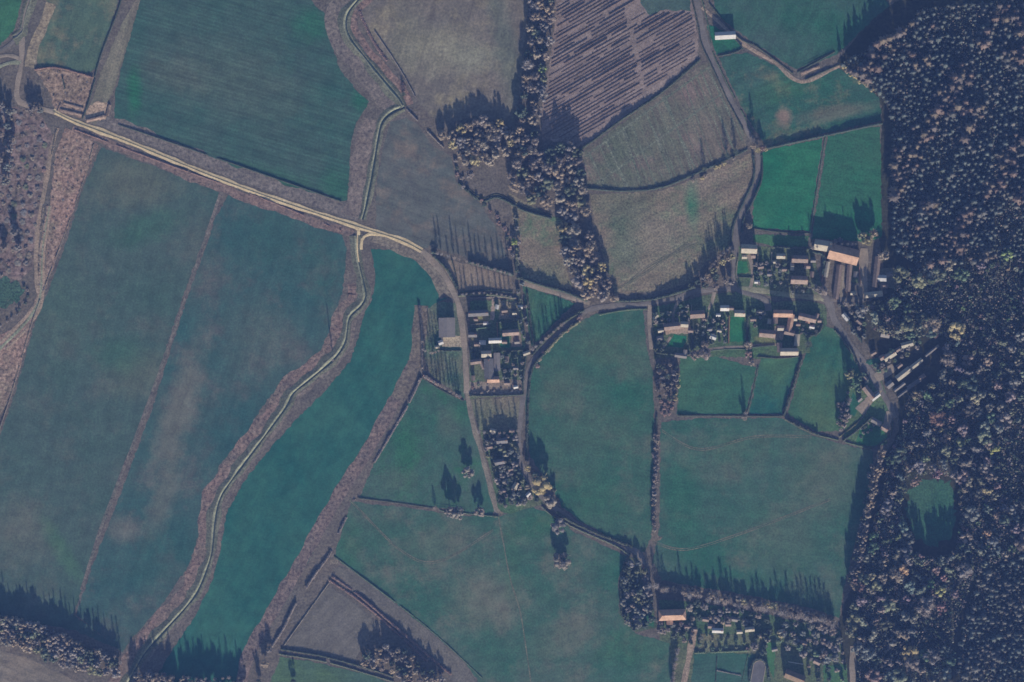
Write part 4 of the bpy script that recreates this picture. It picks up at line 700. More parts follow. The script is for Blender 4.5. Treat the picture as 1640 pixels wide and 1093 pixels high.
wall([(1168, 506), (1167, 550)], 'brick wall on the west side of the walled lawn'); wall([(1062, 536), (1066, 524)], 'short brick wall beside the pink-roofed house'); wall([(1320, 410), (1316, 452)], 'brick yard wall west of the farm ranges', 2.0)
wall([(1376, 428), (1378, 456)], 'brick yard wall beside the farm track', 1.6); wall([(1286, 1064), (1262, 1060)], 'pale garden wall north of the brown-roofed house', 1.5, .5, 'render')

# small buildings that fill the plots
MORE = [(1058, 530, 8, 5, 8, 'cream', 'small pale shed west of the pink-roofed house'), (1106, 530, 7, 5, -4, 'tile', 'small brown shed at the corner of the western lawn'), (1128, 512, 8, 5, 4, 'tile', 'small brown outhouse east of the long-shadowed house'), (1150, 505, 6, 4, 0, 'white', 'tiny white greenhouse south of the junction cottage'), (1136, 528, 7, 5, 12, 'grey', 'small grey shed in the central village garden'), (1152, 530, 6, 4, -10, 'cream', 'tiny pale shed beside the walled lawn hedge'), (1171, 494, 7, 5, 0, 'tile', 'small brown store beside the house at the walled lawn'), (1206, 512, 8, 5, 0, 'tile', 'brown shed in the garden west of the courtyard house'), (1216, 500, 7, 5, -4, 'grey', 'grey shed at the north of the courtyard garden'), (1232, 515, 7, 5, 85, 'cream', 'pale shed against the courtyard west wing'), (1278, 520, 6, 4, 0, 'tile', 'tiny brown store inside the topiary garden'), (1300, 524, 7, 4, -12, 'white', 'tiny white glasshouse in the topiary garden'), (1308, 506, 6, 5, 70, 'tile', 'brown porch building at the east end of the long house'),
        (1192, 412, 7, 5, 0, 'cream', 'pale shed south of the cream lane house'), (1206, 410, 6, 8, 0, 'tile', 'brown shed beside the cream lane house drive'), (1218, 428, 8, 5, 10, 'tile', 'brown shed in the cottage gardens'), (1232, 440, 7, 5, -6, 'grey', 'grey shed in the cottage gardens'), (1240, 420, 6, 4, 0, 'cream', 'tiny pale shed south of the small cottage'), (1256, 432, 7, 5, 0, 'tile', 'brown shed west of the cottage outbuilding'), (1300, 440, 8, 5, 85, 'tile', 'brown shed between the house and the farm hedge'), (1302, 418, 7, 5, 0, 'grey', 'grey lean-to beside the farm hedge'), (1212, 452, 7, 4, 0, 'white', 'tiny white shed near the village green'), (1370, 440, 8, 6, 84, 'grey', 'grey calf shed on the farm lawn'), (1416, 458, 10, 6, -4, 'tile', 'brown shed in the farm yard'), (1424, 440, 9, 6, 10, 'grey', 'grey shed at the forest side of the yard'), (1366, 470, 8, 5, 0, 'cream', 'pale pump house at the south of the farm'),
        (762, 512, 6, 4, 0, 'tile', 'tiny brown shed on the edge of the yellow-green lawn'), (808, 498, 8, 5, 6, 'tile', 'brown shed in the rough hamlet yard'), (824, 502, 6, 4, 0, 'cream', 'tiny pale shed in the rough hamlet yard'), (808, 548, 7, 5, 0, 'tile', 'brown shed beside the eastern hamlet lawn'), (828, 548, 7, 5, 4, 'grey', 'grey shed in the eastern hamlet yard'), (812, 576, 8, 5, 88, 'tile', 'brown shed in the shaded hamlet garden'), (826, 590, 7, 5, 0, 'grey', 'grey shed by the low eastern hedge'), (812, 614, 8, 5, 0, 'tile', 'brown shed in the hamlet allotment'), (826, 620, 6, 4, 10, 'white', 'tiny white cold frame in the hamlet allotment'), (758, 606, 7, 5, 90, 'tile', 'brown shed west of the orange cottage'), (764, 552, 8, 5, 0, 'tile', 'brown outhouse south of the lane-side slate cottage'), (700, 556, 6, 4, 10, 'cream', 'tiny pale shed on the barn yard corner'), (784, 716, 8, 5, 10, 'tile', 'brown shed at the west of the dark gardens'), (818, 752, 8, 5, 20, 'tile', 'brown shed in the middle of the dark gardens'), (806, 786, 9, 6, -10, 'tile', 'brown shed at the south of the dark gardens'), (846, 792, 7, 5, 40, 'white', 'tiny white shed near the dark garden lawn'), (820, 690, 8, 5, 0, 'tile', 'brown garage at the north of the dark gardens'),
        (1112, 1008, 8, 5, 0, 'tile', 'brown shed west of the white bungalow'), (1130, 992, 9, 6, -8, 'tile', 'brown cottage behind the white bungalow'), (1166, 1000, 8, 5, 0, 'tile', 'brown shed east of the white bungalow'), (1176, 992, 9, 6, -8, 'grey', 'grey shed under the pasture row trees'), (1184, 1012, 8, 5, 4, 'cream', 'pale shed between the bungalow and the cream house'), (1220, 1018, 8, 6, 0, 'tile', 'brown shed in the dark garden by the pool'), (1240, 1040, 8, 5, 12, 'grey', 'grey pool house north-east of the oval pool'), (1286, 1030, 10, 7, -20, 'tile', 'brown shed in the tree-filled garden'), (1320, 1030, 10, 6, -15, 'tile', 'brown shed at the forest side of the tree-filled garden'), (1034, 975, 9, 6, 0, 'tile', 'brown shed in the wooded corner west of the manor'), (1100, 1004, 9, 5, 0, 'tile', 'brown outhouse south-east of the manor'),
        (1386, 606, 8, 5, -50, 'tile', 'brown shed north of the askew pink cottage'), (1376, 640, 7, 5, 40, 'grey', 'grey shed on the narrow garden lawn'), (1398, 566, 8, 5, 30, 'tile', 'brown shed at the lane west of the pale terrace'), (1438, 560, 9, 5, 33, 'tile', 'brown shed beyond the pale terrace'), (1476, 604, 10, 5, 36, 'tile', 'brown shed at the far end of the polytunnels'), (1440, 586, 8, 5, 38, 'tile', 'brown shed between the terrace and the long cream shed'), (1376, 516, 9, 6, -40, 'tile', 'brown cottage among shrubs east of the lane')]
for x, y, w, d, rot, rf, lab in MORE: house(x, y, w, d, rot, lab, rf, 'brick' if rf == 'tile' else 'board', 2.5, 34, 0, 1, 'outbuilding', 'shed')
wall([(1046, 520), (1066, 518)], 'low wall across the western village garden', 1.2, .4, 'stone'); wall([(1108, 488), (1106, 512)], 'stone wall between the curved path garden and the long-shadowed house', 1.6, .4, 'stone'); wall([(1134, 500), (1132, 548)], 'stone wall down the middle of the central village gardens', 1.5, .4, 'stone'); wall([(1214, 404), (1212, 458)], 'stone wall between the lane house and the cottage gardens', 1.4, .4, 'stone'); wall([(1236, 404), (1234, 456)], 'stone wall in the middle of the cottage gardens', 1.3, .4, 'stone'); wall([(754, 520), (786, 518)], 'low wall south of the yellow-green lawn', 1.2, .4, 'stone'); wall([(796, 516), (797, 540)], 'short wall between the two hamlet houses', 1.4, .4, 'brick'); wall([(1160, 986), (1158, 1014)], 'low wall beside the white bungalow', 1.2, .4, 'stone')
H([(1200, 1090), (1203, 1066), (1213, 1055), (1226, 1062), (1231, 1088)], 'dark horseshoe hedge round the north end of the oval pool', 2.6, 2.6)
H([(735, 294), (770, 322), (798, 317), (838, 337), (882, 350)], 'dark overgrown hedge following the small winding stream', 2.2, 1.9, 'dark', .15)
# ------------------------------------------------------------------ trees
T = tree
# single trees that stand apart
T(750, 757, 5.2, 9, 'tan', 'round golden-tan tree alone in the west paddock', kind='leafy'); T(732, 822, 5.4, 11, 'tan', 'largest tan tree at the south hedge of the west paddock', kind='leafy'); T(721, 819, 4.4, 12, 'greybrown', 'dark bare tree left of the largest hedge tree', kind='leafy'); T(768, 820, 4.2, 8.5, 'greybrown', 'small bare tree right of the largest hedge tree', kind='leafy'); T(697, 814, 1.6, 6, 'greybrown', 'slender bare tree at the west of the paddock hedge', kind='slim', name='slender_tree')
T(900, 900, 7.4, 9.5, 'tan', 'round tan tree alone in the big south pasture', kind='leafy'); T(895, 842, 6.6, 8.5, 'greybrown', 'bare tree leaning out from the lane over the south pasture', kind='leafy')
T(868, 778, 8.4, 12, 'yellow', 'big yellow-tan tree overhanging the south lane bend', kind='leafy'); T(881, 803, 5.2, 8, 'tan', 'pale tan tree south of the big yellow tree', kind='leafy'); T(845, 750, 2.6, 7, 'yellow', 'small yellow tree at the lane north of the big yellow tree'); T(858, 762, 3.4, 12, 'dark', 'dark tree behind the big yellow tree'); T(888, 785, 1.9, 6, 'olive', 'small olive tree right of the big yellow tree')
T(1192, 668, 2.8, 6.5, 'tan', 'pale bare tree standing on the long low hedge', kind='bare'); T(1194, 662, 1.5, 10, 'greybrown', 'thin tall tree behind the pale hedge tree', kind='slim', name='slender_tree')
T(1128, 566, 5.0, 8, 'greybrown', 'wide bare tree at the corner of the village paddock', kind='bare'); T(1112, 570, 3.8, 7.5, 'greybrown', 'bare tree left of the wide paddock tree', kind='bare'); T(1128, 552, 3.4, 7, 'tan', 'tan tree north of the wide bare paddock tree', kind='bare'); T(1198, 554, 3.6, 6.5, 'tan', 'pale tan tree south of the walled lawn', kind='bare'); T(1204, 582, 2.4, 5, 'tan', 'small tan tree at the paddock notch', kind='bare'); T(1198, 568, 3.0, 6, 'russet', 'reddish bare tree above the small notch tree', kind='bare')
T(1200, 362, 2.6, 6, 'tan', 'tan tree beside the lane north of the cream house', kind='bare'); T(1172, 412, 2.4, 6, 'olive', 'olive tree at the lane opposite the cream house'); T(1213, 242, 2.2, 9, 'yellow', 'orange-yellow tree on the east side of the lane corner', kind='slim', name='slender_tree'); T(1206, 234, 2.6, 9.5, 'tan', 'tan tree on the west side of the lane corner', kind='bare'); T(1220, 238, 2.4, 8, 'russet', 'russet tree at the lane corner hedge', kind='bare'); T(1226, 240, 1.6, 5, 'yellow', 'small yellow tree east of the lane corner')
T(1128, 272, 1.9, 8, 'dark', 'dark tree on the vineyard hedge, westernmost of three', kind='slim', name='slender_tree'); T(1164, 250, 2.2, 9.5, 'dark', 'dark tree on the vineyard hedge, middle of three', kind='slim', name='slender_tree'); T(1178, 244, 2.2, 9, 'dark', 'dark tree on the vineyard hedge, easternmost of three', kind='slim', name='slender_tree')
T(646, 152, 1.9, 5, 'dark', 'lone dark sapling beside the northern ditch', kind='slim', name='slender_tree'); T(706, 214, 2.2, 5.5, 'greybrown', 'dark sapling at the ditch west of the copse', kind='bare')
T(425, 1062, 3.2, 9, 'tan', 'tan tree at the foot of the long straggly hedge', kind='bare'); T(432, 1040, 2.6, 8, 'greybrown', 'bare tree north of the tan hedge-foot tree', kind='bare'); T(470, 1092, 2.6, 7, 'dark', 'dark tree at the bottom edge of the picture'); T(415, 1092, 2.6, 9, 'dark', 'dark tree south of the tan hedge-foot tree')
T(1250, 1016, 3.4, 6, 'yellow', 'yellow-green tree in the south-east gardens'); T(1388, 384, 5.2, 11, 'yellow', 'large yellow tree north-east of the orange barn', kind='bare'); T(1378, 378, 3.2, 10, 'olive', 'olive tree left of the large yellow tree'); T(1398, 374, 3.4, 10, 'tan', 'tan tree right of the large yellow tree', kind='bare'); T(1345, 385, 2.2, 6, 'greybrown', 'small pale tree behind the orange barn, right of two', kind='bare'); T(1337, 387, 2.2, 6, 'greybrown', 'small pale tree behind the orange barn, left of two', kind='bare')
T(1414, 410, 4.4, 9, 'tan', 'tan tree east of the farm at the forest edge', kind='bare'); T(1316, 466, 4.2, 7, 'greybrown', 'pale bare tree on the green west of the farm lane', kind='bare'); T(1306, 462, 2.8, 6, 'greybrown', 'bare tree left of the pale tree on the green', kind='bare'); T(1294, 552, 3.0, 8, 'dark', 'dark conical tree east of the farmhouse court', kind='slim', name='slender_tree'); T(534, 577, .9, 15, 'greybrown', 'very tall thin tree on the ditch bank by the bend', kind='slim', name='slender_tree'); T(677, 548, 1.2, 11.5, 'greybrown', 'tall thin tree at the barn field hedge', kind='slim', name='slender_tree')
T(983, 478, 3.6, 7, 'tan', 'pale tan tree on the lane at the south end of the belt', kind='bare'); T(968, 470, 4.4, 8, 'tan', 'broad pale tree where the footpath meets the lane', kind='bare'); T(1358, 600, 4, 12, 'olive', 'olive tree casting a long shadow on the narrow paddock'); T(1205, 190, 1.6, 7, 'dark', 'small dark tree beside the lane above the corner', kind='slim', name='slender_tree')
T(1320, 1048, 3.0, 7, 'greybrown', 'bare tree north of the bottom-right drive', kind='bare'); T(1062, 1010, 3.0, 8, 'greybrown', 'bare tree south of the manor wing', kind='bare'); T(928, 510, 2.4, 4, 'russet', 'russet tree on the inside of the lane bend', kind='bare')
# groves, belts and rows
grove(scatter([(868, -10), (888, -10), (880, 70), (872, 140), (862, 200), (855, 245), (832, 245), (830, 220), (836, 150), (845, 80), (852, -10)], 13, 3), (3.0, 5.4), (8, 12), {'tan': 3, 'greybrown': 4, 'dark': 3, 'olive': 1}, 'in the long strip of wood west of the orchard', 'trees of the strip wood', 'mix')
T(869, 112, 3.4, 7, 'lime', 'bright lime tree on the orchard edge of the strip wood')
grove(scatter([(705, 215), (735, 204), (770, 190), (800, 196), (818, 212), (820, 240), (800, 258), (768, 262), (748, 285), (738, 268), (722, 238)], 12, 4), (3.0, 4.8), (7, 9.5), {'tan': 5, 'yellow': 1.5, 'greybrown': 3}, 'in the copse beside the ploughed field', 'trees of the field copse', 'mix')
shrubs(along([(725, 245), (738, 290), (770, 325), (795, 350), (815, 385), (822, 420)], 10, 4, 5), (1.2, 2.4), (1.5, 3), {'greybrown': 3, 'russet': 2, 'dark': 1.5}, 'along the stream below the copse', 'shrubs along the stream', 'wild_shrub')
T(823, 388, 3, 5, 'lime', 'bright lime tree on the tall hamlet hedge')
grove(scatter([(832, 248), (862, 244), (878, 255), (915, 262), (934, 300), (940, 345), (912, 350), (880, 330), (840, 318), (816, 300), (818, 286)], 15, 6), (4.0, 6.2), (8, 12), {'tan': 4, 'greybrown': 5, 'dark': 2, 'olive': 1}, 'in the broad belt south of the orchard', 'trees of the orchard belt', 'mix')
grove(scatter([(876, 240), (915, 232), (930, 255), (930, 280), (905, 262), (880, 262)], 14, 8), (3.4, 4.8), (10, 13), {'dark': 3, 'greybrown': 2}, 'at the dark north end of the orchard belt', 'dark trees above the orchard belt', 'mix')
grove(scatter([(902, 362), (925, 356), (948, 382), (962, 420), (972, 455), (965, 480), (944, 482), (926, 470), (918, 440), (902, 410)], 14.5, 9), (4.0, 6.2), (9, 13), {'tan': 5, 'yellow': 2, 'greybrown': 3, 'dark': 1}, 'in the southern belt above the village lane', 'trees of the southern belt', 'mix')
grove(along([(1180, 404), (1160, 420), (1140, 436), (1128, 440)], 8, 3, 7), (2, 3), (8, 11), {'yellow': 2, 'olive': 2, 'tan': 2}, 'in the row climbing to the village lane', 'row above the lane junction', 'mix')
grove(scatter([(1100, 452), (1130, 440), (1172, 448), (1170, 460), (1110, 462)], 10, 3), (2, 3), (5, 8), {'dark': 3, 'greybrown': 3}, 'on the dark bank north of the lane junction', 'trees on the lane bank', 'mix')
shrubs(along([(1342, 106), (1365, 120), (1385, 136), (1402, 148)], 7, 2, 2), (1.8, 2.6), (3, 4.5), {'yellow': 5, 'tan': 1}, 'along the forest corner by the green pasture', 'yellow shrubs at the forest corner', 'wild_shrub')
shrubs([(1124, 286), (1130, 282), (1146, 268), (1152, 266), (1160, 262), (1174, 254), (1110, 290)], (1.4, 2.2), (2, 3), {'yellow': 3, 'tan': 2}, 'on the rough field below the vineyard hedge', 'shrubs below the vineyard hedge', 'wild_shrub')
shrubs(along([(922, 518), (895, 540), (868, 572), (856, 592)], 9, 2, 2), (1.4, 2.2), (2, 3), {'yellow': 2, 'tan': 3, 'russet': 1}, 'inside the curve of the lane', 'shrubs inside the lane curve', 'wild_shrub')
grove(along([(1052, 690), (1050, 740), (1048, 800), (1047, 850)], 8, 1.5, 7), (1.8, 3.0), (3.5, 5.5), {'greybrown': 3, 'tan': 2, 'olive': 1.5}, 'in the long line between the two pastures', 'line of small trees between pastures', 'mix')
grove(scatter([(1052, 580), (1084, 584), (1082, 636), (1070, 642), (1054, 642)], 8.5, 7), (1.5, 2.6), (4.5, 7), {'dark': 4, 'tan': 2, 'greybrown': 3}, 'in the small wood south of the village', 'trees of the small village wood', 'mix')
grove(along([(1087, 590), (1086, 620), (1080, 646)], 8, 1.5, 7), (1.4, 2), (3.5, 5), {'yellow': 4, 'lime': 1}, 'on the east edge of the small village wood', 'yellow edge of the village wood', 'leafy')
shrubs(scatter([(1058, 642), (1080, 642), (1076, 664), (1060, 666)], 6, 3), (1.2, 1.9), (1.4, 2.2), {'russet': 5}, 'at the foot of the small village wood', 'russet shrubs at the wood foot', 'wild_shrub')
ROWF = [(1056, 942), (1100, 948), (1160, 956), (1220, 968), (1290, 982), (1334, 998)]
grove(along(ROWF, 11, 2, 4), (2.2, 3.6), (4, 6), {'tan': 4, 'yellow': 1.5, 'greybrown': 2}, 'in the row along the foot of the big pasture', 'low trees in the pasture row', 'mix')
r = random.Random(3)
for x, h in ((1040, 12), (1050, 11), (1060, 12.5), (1066, 10), (1093, 12), (1104, 8), (1113, 9.5), (1120, 8), (1134, 8), (1148, 9), (1160, 13), (1168, 9.5), (1176, 11), (1184, 7), (1196, 7.5), (1210, 9), (1218, 10.5), (1226, 8), (1240, 9.5), (1249, 12), (1256, 9), (1266, 12.5), (1275, 10), (1283, 11), (1290, 12.5), (1298, 12), (1305, 12), (1312, 11.5), (1319, 12), (1326, 11), (1332, 9)):
    T(x, 942 + (x - 1056) * .2 + r.uniform(-2, 3), r.uniform(1.5, 2.7) * (1.35 if x > 1222 else 1), h * .92, 'greybrown', 'slender bare poplar in the row along the foot of the big pasture', 'bare poplars of the pasture row', 'slim', 'slender_tree', r)
grove(along([(1414, 716), (1402, 760), (1388, 820), (1376, 890), (1366, 950)], 10, 2, 4), (2.8, 4.2), (11, 14), {'tan': 4, 'greybrown': 4, 'russet': 1}, 'in the avenue on the east side of the big pasture', 'trees of the pasture avenue', 'mix')
grove(along([(1400, 735), (1388, 800), (1374, 870), (1360, 940)], 12, 2, 4), (2.4, 3.4), (10, 13), {'greybrown': 4, 'dark': 2}, 'in the shaded second rank of the pasture avenue', 'second rank of the pasture avenue', 'mix', seed=9)
BL = [(-10, 985), (20, 992), (60, 1002), (110, 1024), (150, 1038), (190, 1060), (192, 1080), (150, 1078), (100, 1062), (50, 1040), (-10, 1022)]
grove(scatter(BL, 9.5, 4), (3.0, 5.0), (8, 11.5), {'tan': 5, 'greybrown': 5, 'olive': 1, 'dark': 1}, 'in the belt along the bottom-left field', 'trees of the south-west belt', 'leafy')
grove(scatter([(215, 1082), (240, 1078), (300, 1090), (390, 1096), (390, 1110), (215, 1110)], 10, 5), (3, 4.8), (9, 12), {'tan': 5, 'greybrown': 4}, 'in the belt at the bottom edge east of the ditch', 'trees at the bottom edge', 'mix')
for x in range(4, 196, 9):
    T(x + r.uniform(-3, 3), 986 + x * .36 + r.uniform(-3, 6), r.uniform(1, 1.6), r.uniform(10, 13.5), 'greybrown', 'tall slender bare tree at the back of the bottom-left belt', 'slender trees of the south-west belt', 'slim', 'slender_tree', r)
for x in range(240, 392, 13):
    T(x + r.uniform(-3, 3), 1084 + r.uniform(-3, 6), r.uniform(1, 1.6), r.uniform(9, 13), 'greybrown', 'tall slender bare tree at the bottom edge east of the ditch', 'slender trees at the bottom edge', 'slim', 'slender_tree', r)
grove(scatter([(575, 1062), (600, 1036), (640, 1036), (665, 1056), (708, 1088), (700, 1100), (640, 1100), (632, 1078), (600, 1066)], 10, 4), (2.4, 3.8), (7, 9.5), {'tan': 4, 'greybrown': 3, 'dark': 4}, 'in the triangular wood at the bottom edge', 'trees of the triangular wood', 'mix')
def rank(pts, n, h, label, group, rad=(.9, 1.4), seed=1):
    q = crom(pts, .5); rr = random.Random(seed)
    for i in range(n):
        p = q[int((i + .5 + rr.uniform(-.3, .3)) / n * (len(q) - 1))]
        T(p[0] / S + 820, 546.5 - p[1] / S, rr.uniform(*rad), rr.uniform(*h), 'greybrown', label, group, 'slim', 'slender_tree', rr)
rank([(700, 406), (760, 423), (818, 440)], 14, (5, 11), 'thin bare tree in the tall hedge above the striped plot', 'thin trees of the striped plot hedge')
rank([(740, 472), (780, 470), (820, 476)], 10, (5, 8), 'thin bare tree in the hedge south of the striped plot', 'thin trees south of the striped plot', (.7, 1.1))
rank([(682, 604), (706, 619), (738, 636)], 10, (7, 12), 'thin bare tree in the pinkish hedge below the barn', 'thin trees of the pinkish hedge', (.8, 1.5))
rank([(766, 692), (800, 694), (830, 690)], 7, (6, 9), 'thin bare tree north of the dark southern gardens', 'thin trees north of the gardens', (.9, 1.6))
rank([(678, 560), (690, 566), (704, 562)], 6, (7, 12), 'thin bare tree beside the grey barn yard', 'thin trees of the barn yard', (.8, 1.2)); rank([(852, 560), (880, 538), (905, 516)], 9, (6, 9), 'thin bare tree on the lane bend hedge', 'thin trees of the lane bend', (1, 1.6)); rank([(1360, 640), (1352, 665), (1345, 690)], 7, (7, 11), 'thin bare tree east of the narrow paddock', 'thin trees of the narrow paddock', (1.2, 1.8)); rank([(1168, 398), (1152, 412), (1135, 432)], 9, (8, 11), 'thin bare tree in the row climbing to the lane', 'thin trees of the climbing row', (1, 1.6)); rank([(1300, 398), (1330, 392), (1372, 392)], 9, (6, 10), 'thin bare tree behind the farm barns', 'thin trees behind the farm barns', (1, 1.6))
rank([(1085, 1040), (1080, 1070), (1076, 1098)], 9, (5, 8), 'thin dark tree in the shelter strip south of the manor', 'shelter strip south of the manor', (1.4, 2))
# gardens
G = [([(1002, 905), (1026, 895), (1038, 935), (1046, 985), (1040, 1008), (1012, 1006), (996, 985), (1000, 940)], 11.0, (2.1, 4.0), (5.0, 9.0), {'dark': 2.8, 'grey': 2.5, 'greybrown': 2, 'olive': 1}, 'in the dark wooded corner by the manor'),
     ([(1050, 995), (1064, 1000), (1100, 998), (1112, 1000), (1108, 1030), (1062, 1016)], 11.0, (1.8, 3.5), (4.0, 7.0), {'dark': 2.2, 'grey': 2.0, 'greybrown': 3}, 'in the gardens south of the manor'),
     ([(1102, 962), (1180, 976), (1236, 990), (1236, 1002), (1160, 998), (1106, 992)], 12.0, (1.8, 3.5), (4.0, 7.0), {'dark': 2.8, 'grey': 2.5, 'greybrown': 3, 'tan': 2}, 'in the gardens behind the pasture row'),
     ([(1205, 1012), (1232, 1012), (1230, 1046), (1206, 1044)], 11.0, (2.1, 3.5), (5.0, 8.0), {'dark': 3.3, 'grey': 3.0, 'greybrown': 1}, 'in the dark garden north of the oval pool'),
     ([(1262, 990), (1340, 1006), (1352, 1040), (1340, 1062), (1300, 1050), (1262, 1042), (1244, 1030)], 13.0, (2.3, 4.0), (5.0, 8.0), {'dark': 2.2, 'grey': 2.0, 'greybrown': 4, 'green': 2}, 'in the tree-filled garden near the forest lane'),
     ([(772, 696), (826, 694), (830, 740), (838, 770), (862, 804), (804, 814), (794, 770), (780, 730)], 10.5, (1.8, 3.5), (4.0, 7.0), {'dark': 3.3, 'grey': 3.0, 'greybrown': 3, 'tan': 1.5, 'olive': 1}, 'in the dark gardens beside the south lane'),
     ([(1048, 496), (1072, 498), (1070, 514), (1048, 516)], 10, (1.6, 2.6), (4, 7), {'dark': 2.8, 'grey': 2.5, 'greybrown': 1}, 'in the north-west village garden'),
     ([(1084, 488), (1102, 486), (1102, 512), (1084, 512)], 8, (1.2, 2), (2.5, 4.5), {'green': 3, 'greybrown': 4, 'dark': 1.1, 'grey': 1.0}, 'round the curved garden path'),
     ([(1048, 545), (1066, 548), (1060, 564), (1050, 564)], 9, (1.8, 2.6), (5, 7), {'dark': 3.3, 'grey': 3.0}, 'in the shaded south-west village garden'),
     ([(1112, 516), (1164, 506), (1162, 548), (1114, 550)], 9.5, (1.3, 2.4), (3, 6), {'dark': 3.3, 'grey': 3.0, 'greybrown': 3, 'green': 2}, 'in the central village gardens'),
     ([(1200, 496), (1228, 500), (1214, 524), (1200, 524)], 9, (1.4, 2.4), (3, 6), {'dark': 2.2, 'grey': 2.0, 'green': 3, 'greybrown': 2}, 'in the garden west of the courtyard house'),
     ([(1270, 520), (1312, 522), (1308, 538), (1278, 534)], 7, (1, 1.7), (1.6, 3.2), {'dark': 3.3, 'grey': 3.0, 'green': 2, 'greybrown': 1}, 'in the topiary garden east of the courtyard'),
     ([(1208, 420), (1262, 422), (1262, 460), (1210, 458)], 10, (1.4, 2.5), (3, 5.5), {'dark': 2.2, 'grey': 2.0, 'green': 4, 'greybrown': 2}, 'in the gardens between the village cottages'),
     ([(1264, 458), (1296, 458), (1294, 468), (1262, 468)], 8, (1.2, 1.9), (2, 4), {'dark': 2.2, 'grey': 2.0, 'green': 2}, 'in front of the pinkish-roofed house'),
     ([(1340, 484), (1378, 490), (1390, 540), (1366, 536)], 10, (1.4, 2.6), (3, 6), {'dark': 2.8, 'grey': 2.5, 'green': 3, 'greybrown': 3}, 'on the bank east of the farm lane'),
     ([(1362, 590), (1384, 600), (1392, 622), (1370, 628), (1356, 640)], 9.5, (1.4, 2.6), (3, 6), {'dark': 2.2, 'grey': 2.0, 'green': 3, 'greybrown': 2}, 'round the askew pink cottage'),
     ([(1340, 640), (1356, 646), (1360, 680), (1344, 686)], 9.5, (1.8, 2.8), (5, 8), {'greybrown': 5, 'olive': 2, 'tan': 1}, 'between the narrow paddock and the long garden'),
     ([(1378, 688), (1398, 672), (1402, 684), (1376, 704)], 7.5, (1.1, 1.7), (1.6, 3), {'dark': 1.7, 'grey': 1.5, 'greybrown': 3, 'green': 1}, 'along the kitchen garden by the curved lawn'),
     ([(1400, 585), (1430, 560), (1470, 540), (1480, 548), (1440, 580), (1410, 598)], 11, (1.6, 2.6), (3.5, 6), {'green': 3, 'olive': 2, 'greybrown': 3}, 'round the pale terrace by the forest'),
     ([(800, 482), (826, 486), (830, 508), (804, 508)], 10, (1, 1.6), (1.4, 2.4), {'olive': 2, 'greybrown': 2, 'dark': 0.6, 'grey': 0.5}, 'in the rough yard at the hamlet corner'),
     ([(804, 566), (838, 566), (836, 604), (806, 606)], 10, (1.4, 2.4), (3, 6), {'dark': 2.8, 'grey': 2.5, 'greybrown': 1}, 'in the shaded east garden of the hamlet'),
     ([(753, 556), (770, 552), (772, 570), (754, 572)], 8, (1.2, 2), (3, 5), {'dark': 2.8, 'grey': 2.5, 'green': 1}, 'in the lane-side garden of the hamlet'),
     ([(756, 612), (838, 610), (838, 628), (756, 630)], 11, (.9, 1.5), (1.2, 2.2), {'tan': 2, 'russet': 2, 'olive': 1, 'greybrown': 2}, 'in the allotment south of the orange cottage'),
     ([(1292, 1054), (1356, 1040), (1358, 1094), (1296, 1094)], 14, (1.4, 2.6), (3, 6), {'dark': 2, 'grey': 2, 'green': 2, 'greybrown': 3}, 'round the drive at the bottom-right gardens'),
     ([(1118, 1016), (1196, 1020), (1200, 1040), (1118, 1040)], 12, (1.2, 2.2), (2, 4), {'green': 4, 'olive': 2, 'dark': 1.1, 'grey': 1.0, 'russet': 1}, 'south of the white bungalow'),
     ([(824, 340), (836, 345), (840, 470), (828, 470)], 16, (1.4, 2.4), (3, 5), {'greybrown': 3, 'dark': 1.1, 'grey': 1.0}, 'along the tall hamlet hedge'),
     ([(830, 485), (842, 485), (846, 550), (836, 550)], 11, (1.3, 2.2), (3, 5.5), {'dark': 2.2, 'grey': 2.0, 'greybrown': 2}, 'on the east edge of the hamlet')]
for i, (p, d, rad, h, pal, where) in enumerate(G): shrubs(scatter(p, d * .88, 11 + i), rad, h, pal, where, 'shrubs ' + where, seed=20 + i)
# scrubland on the western edge
LW = [(-10, 170), (30, 178), (66, 190), (76, 240), (66, 310), (50, 400), (36, 445), (-10, 440)]
shrubs(scatter(LW, 12, 5), (1.3, 2.8), (.5, 1.3), {'greybrown': 5, 'tan': 3, 'olive': 1, 'russet': 1}, 'in the scrubland on the western edge', 'scrubland shrubs', 'wild_shrub')
grove(scatter([(2, 168), (26, 178), (22, 230), (10, 300), (2, 280)], 16, 6) + [(58, 172), (66, 178), (50, 176), (8, 395), (30, 398), (24, 372)], (2.4, 3.6), (6, 9), {'grey': 3, 'greybrown': 4}, 'standing over the western scrubland', 'trees over the western scrub', 'mix')
shrubs(scatter([(104, 212), (150, 236), (124, 300), (92, 392), (60, 470), (66, 380), (84, 270)], 12, 5), (.4, 1.1), (.35, .8), {'russet': 3, 'greybrown': 4, 'tan': 2}, 'on the pinkish scrub strip by the largest field', 'low shrubs of the pinkish strip', 'wild_shrub')
shrubs(scatter([(60, 118), (92, 114), (146, 128), (132, 180), (90, 170)], 15, 5), (.4, 1.1), (.35, .9), {'russet': 4, 'greybrown': 3}, 'on the scrub plot above the farm track', 'low shrubs of the scrub plot', 'wild_shrub')
shrubs(along([(30, 455), (44, 470), (28, 500), (2, 520)], 8, 3, 3), (1.0, 1.7), (1.4, 2.2), {'dark': 3, 'greybrown': 3}, 'round the green hollow on the western edge', 'shrubs round the green hollow', 'wild_shrub')
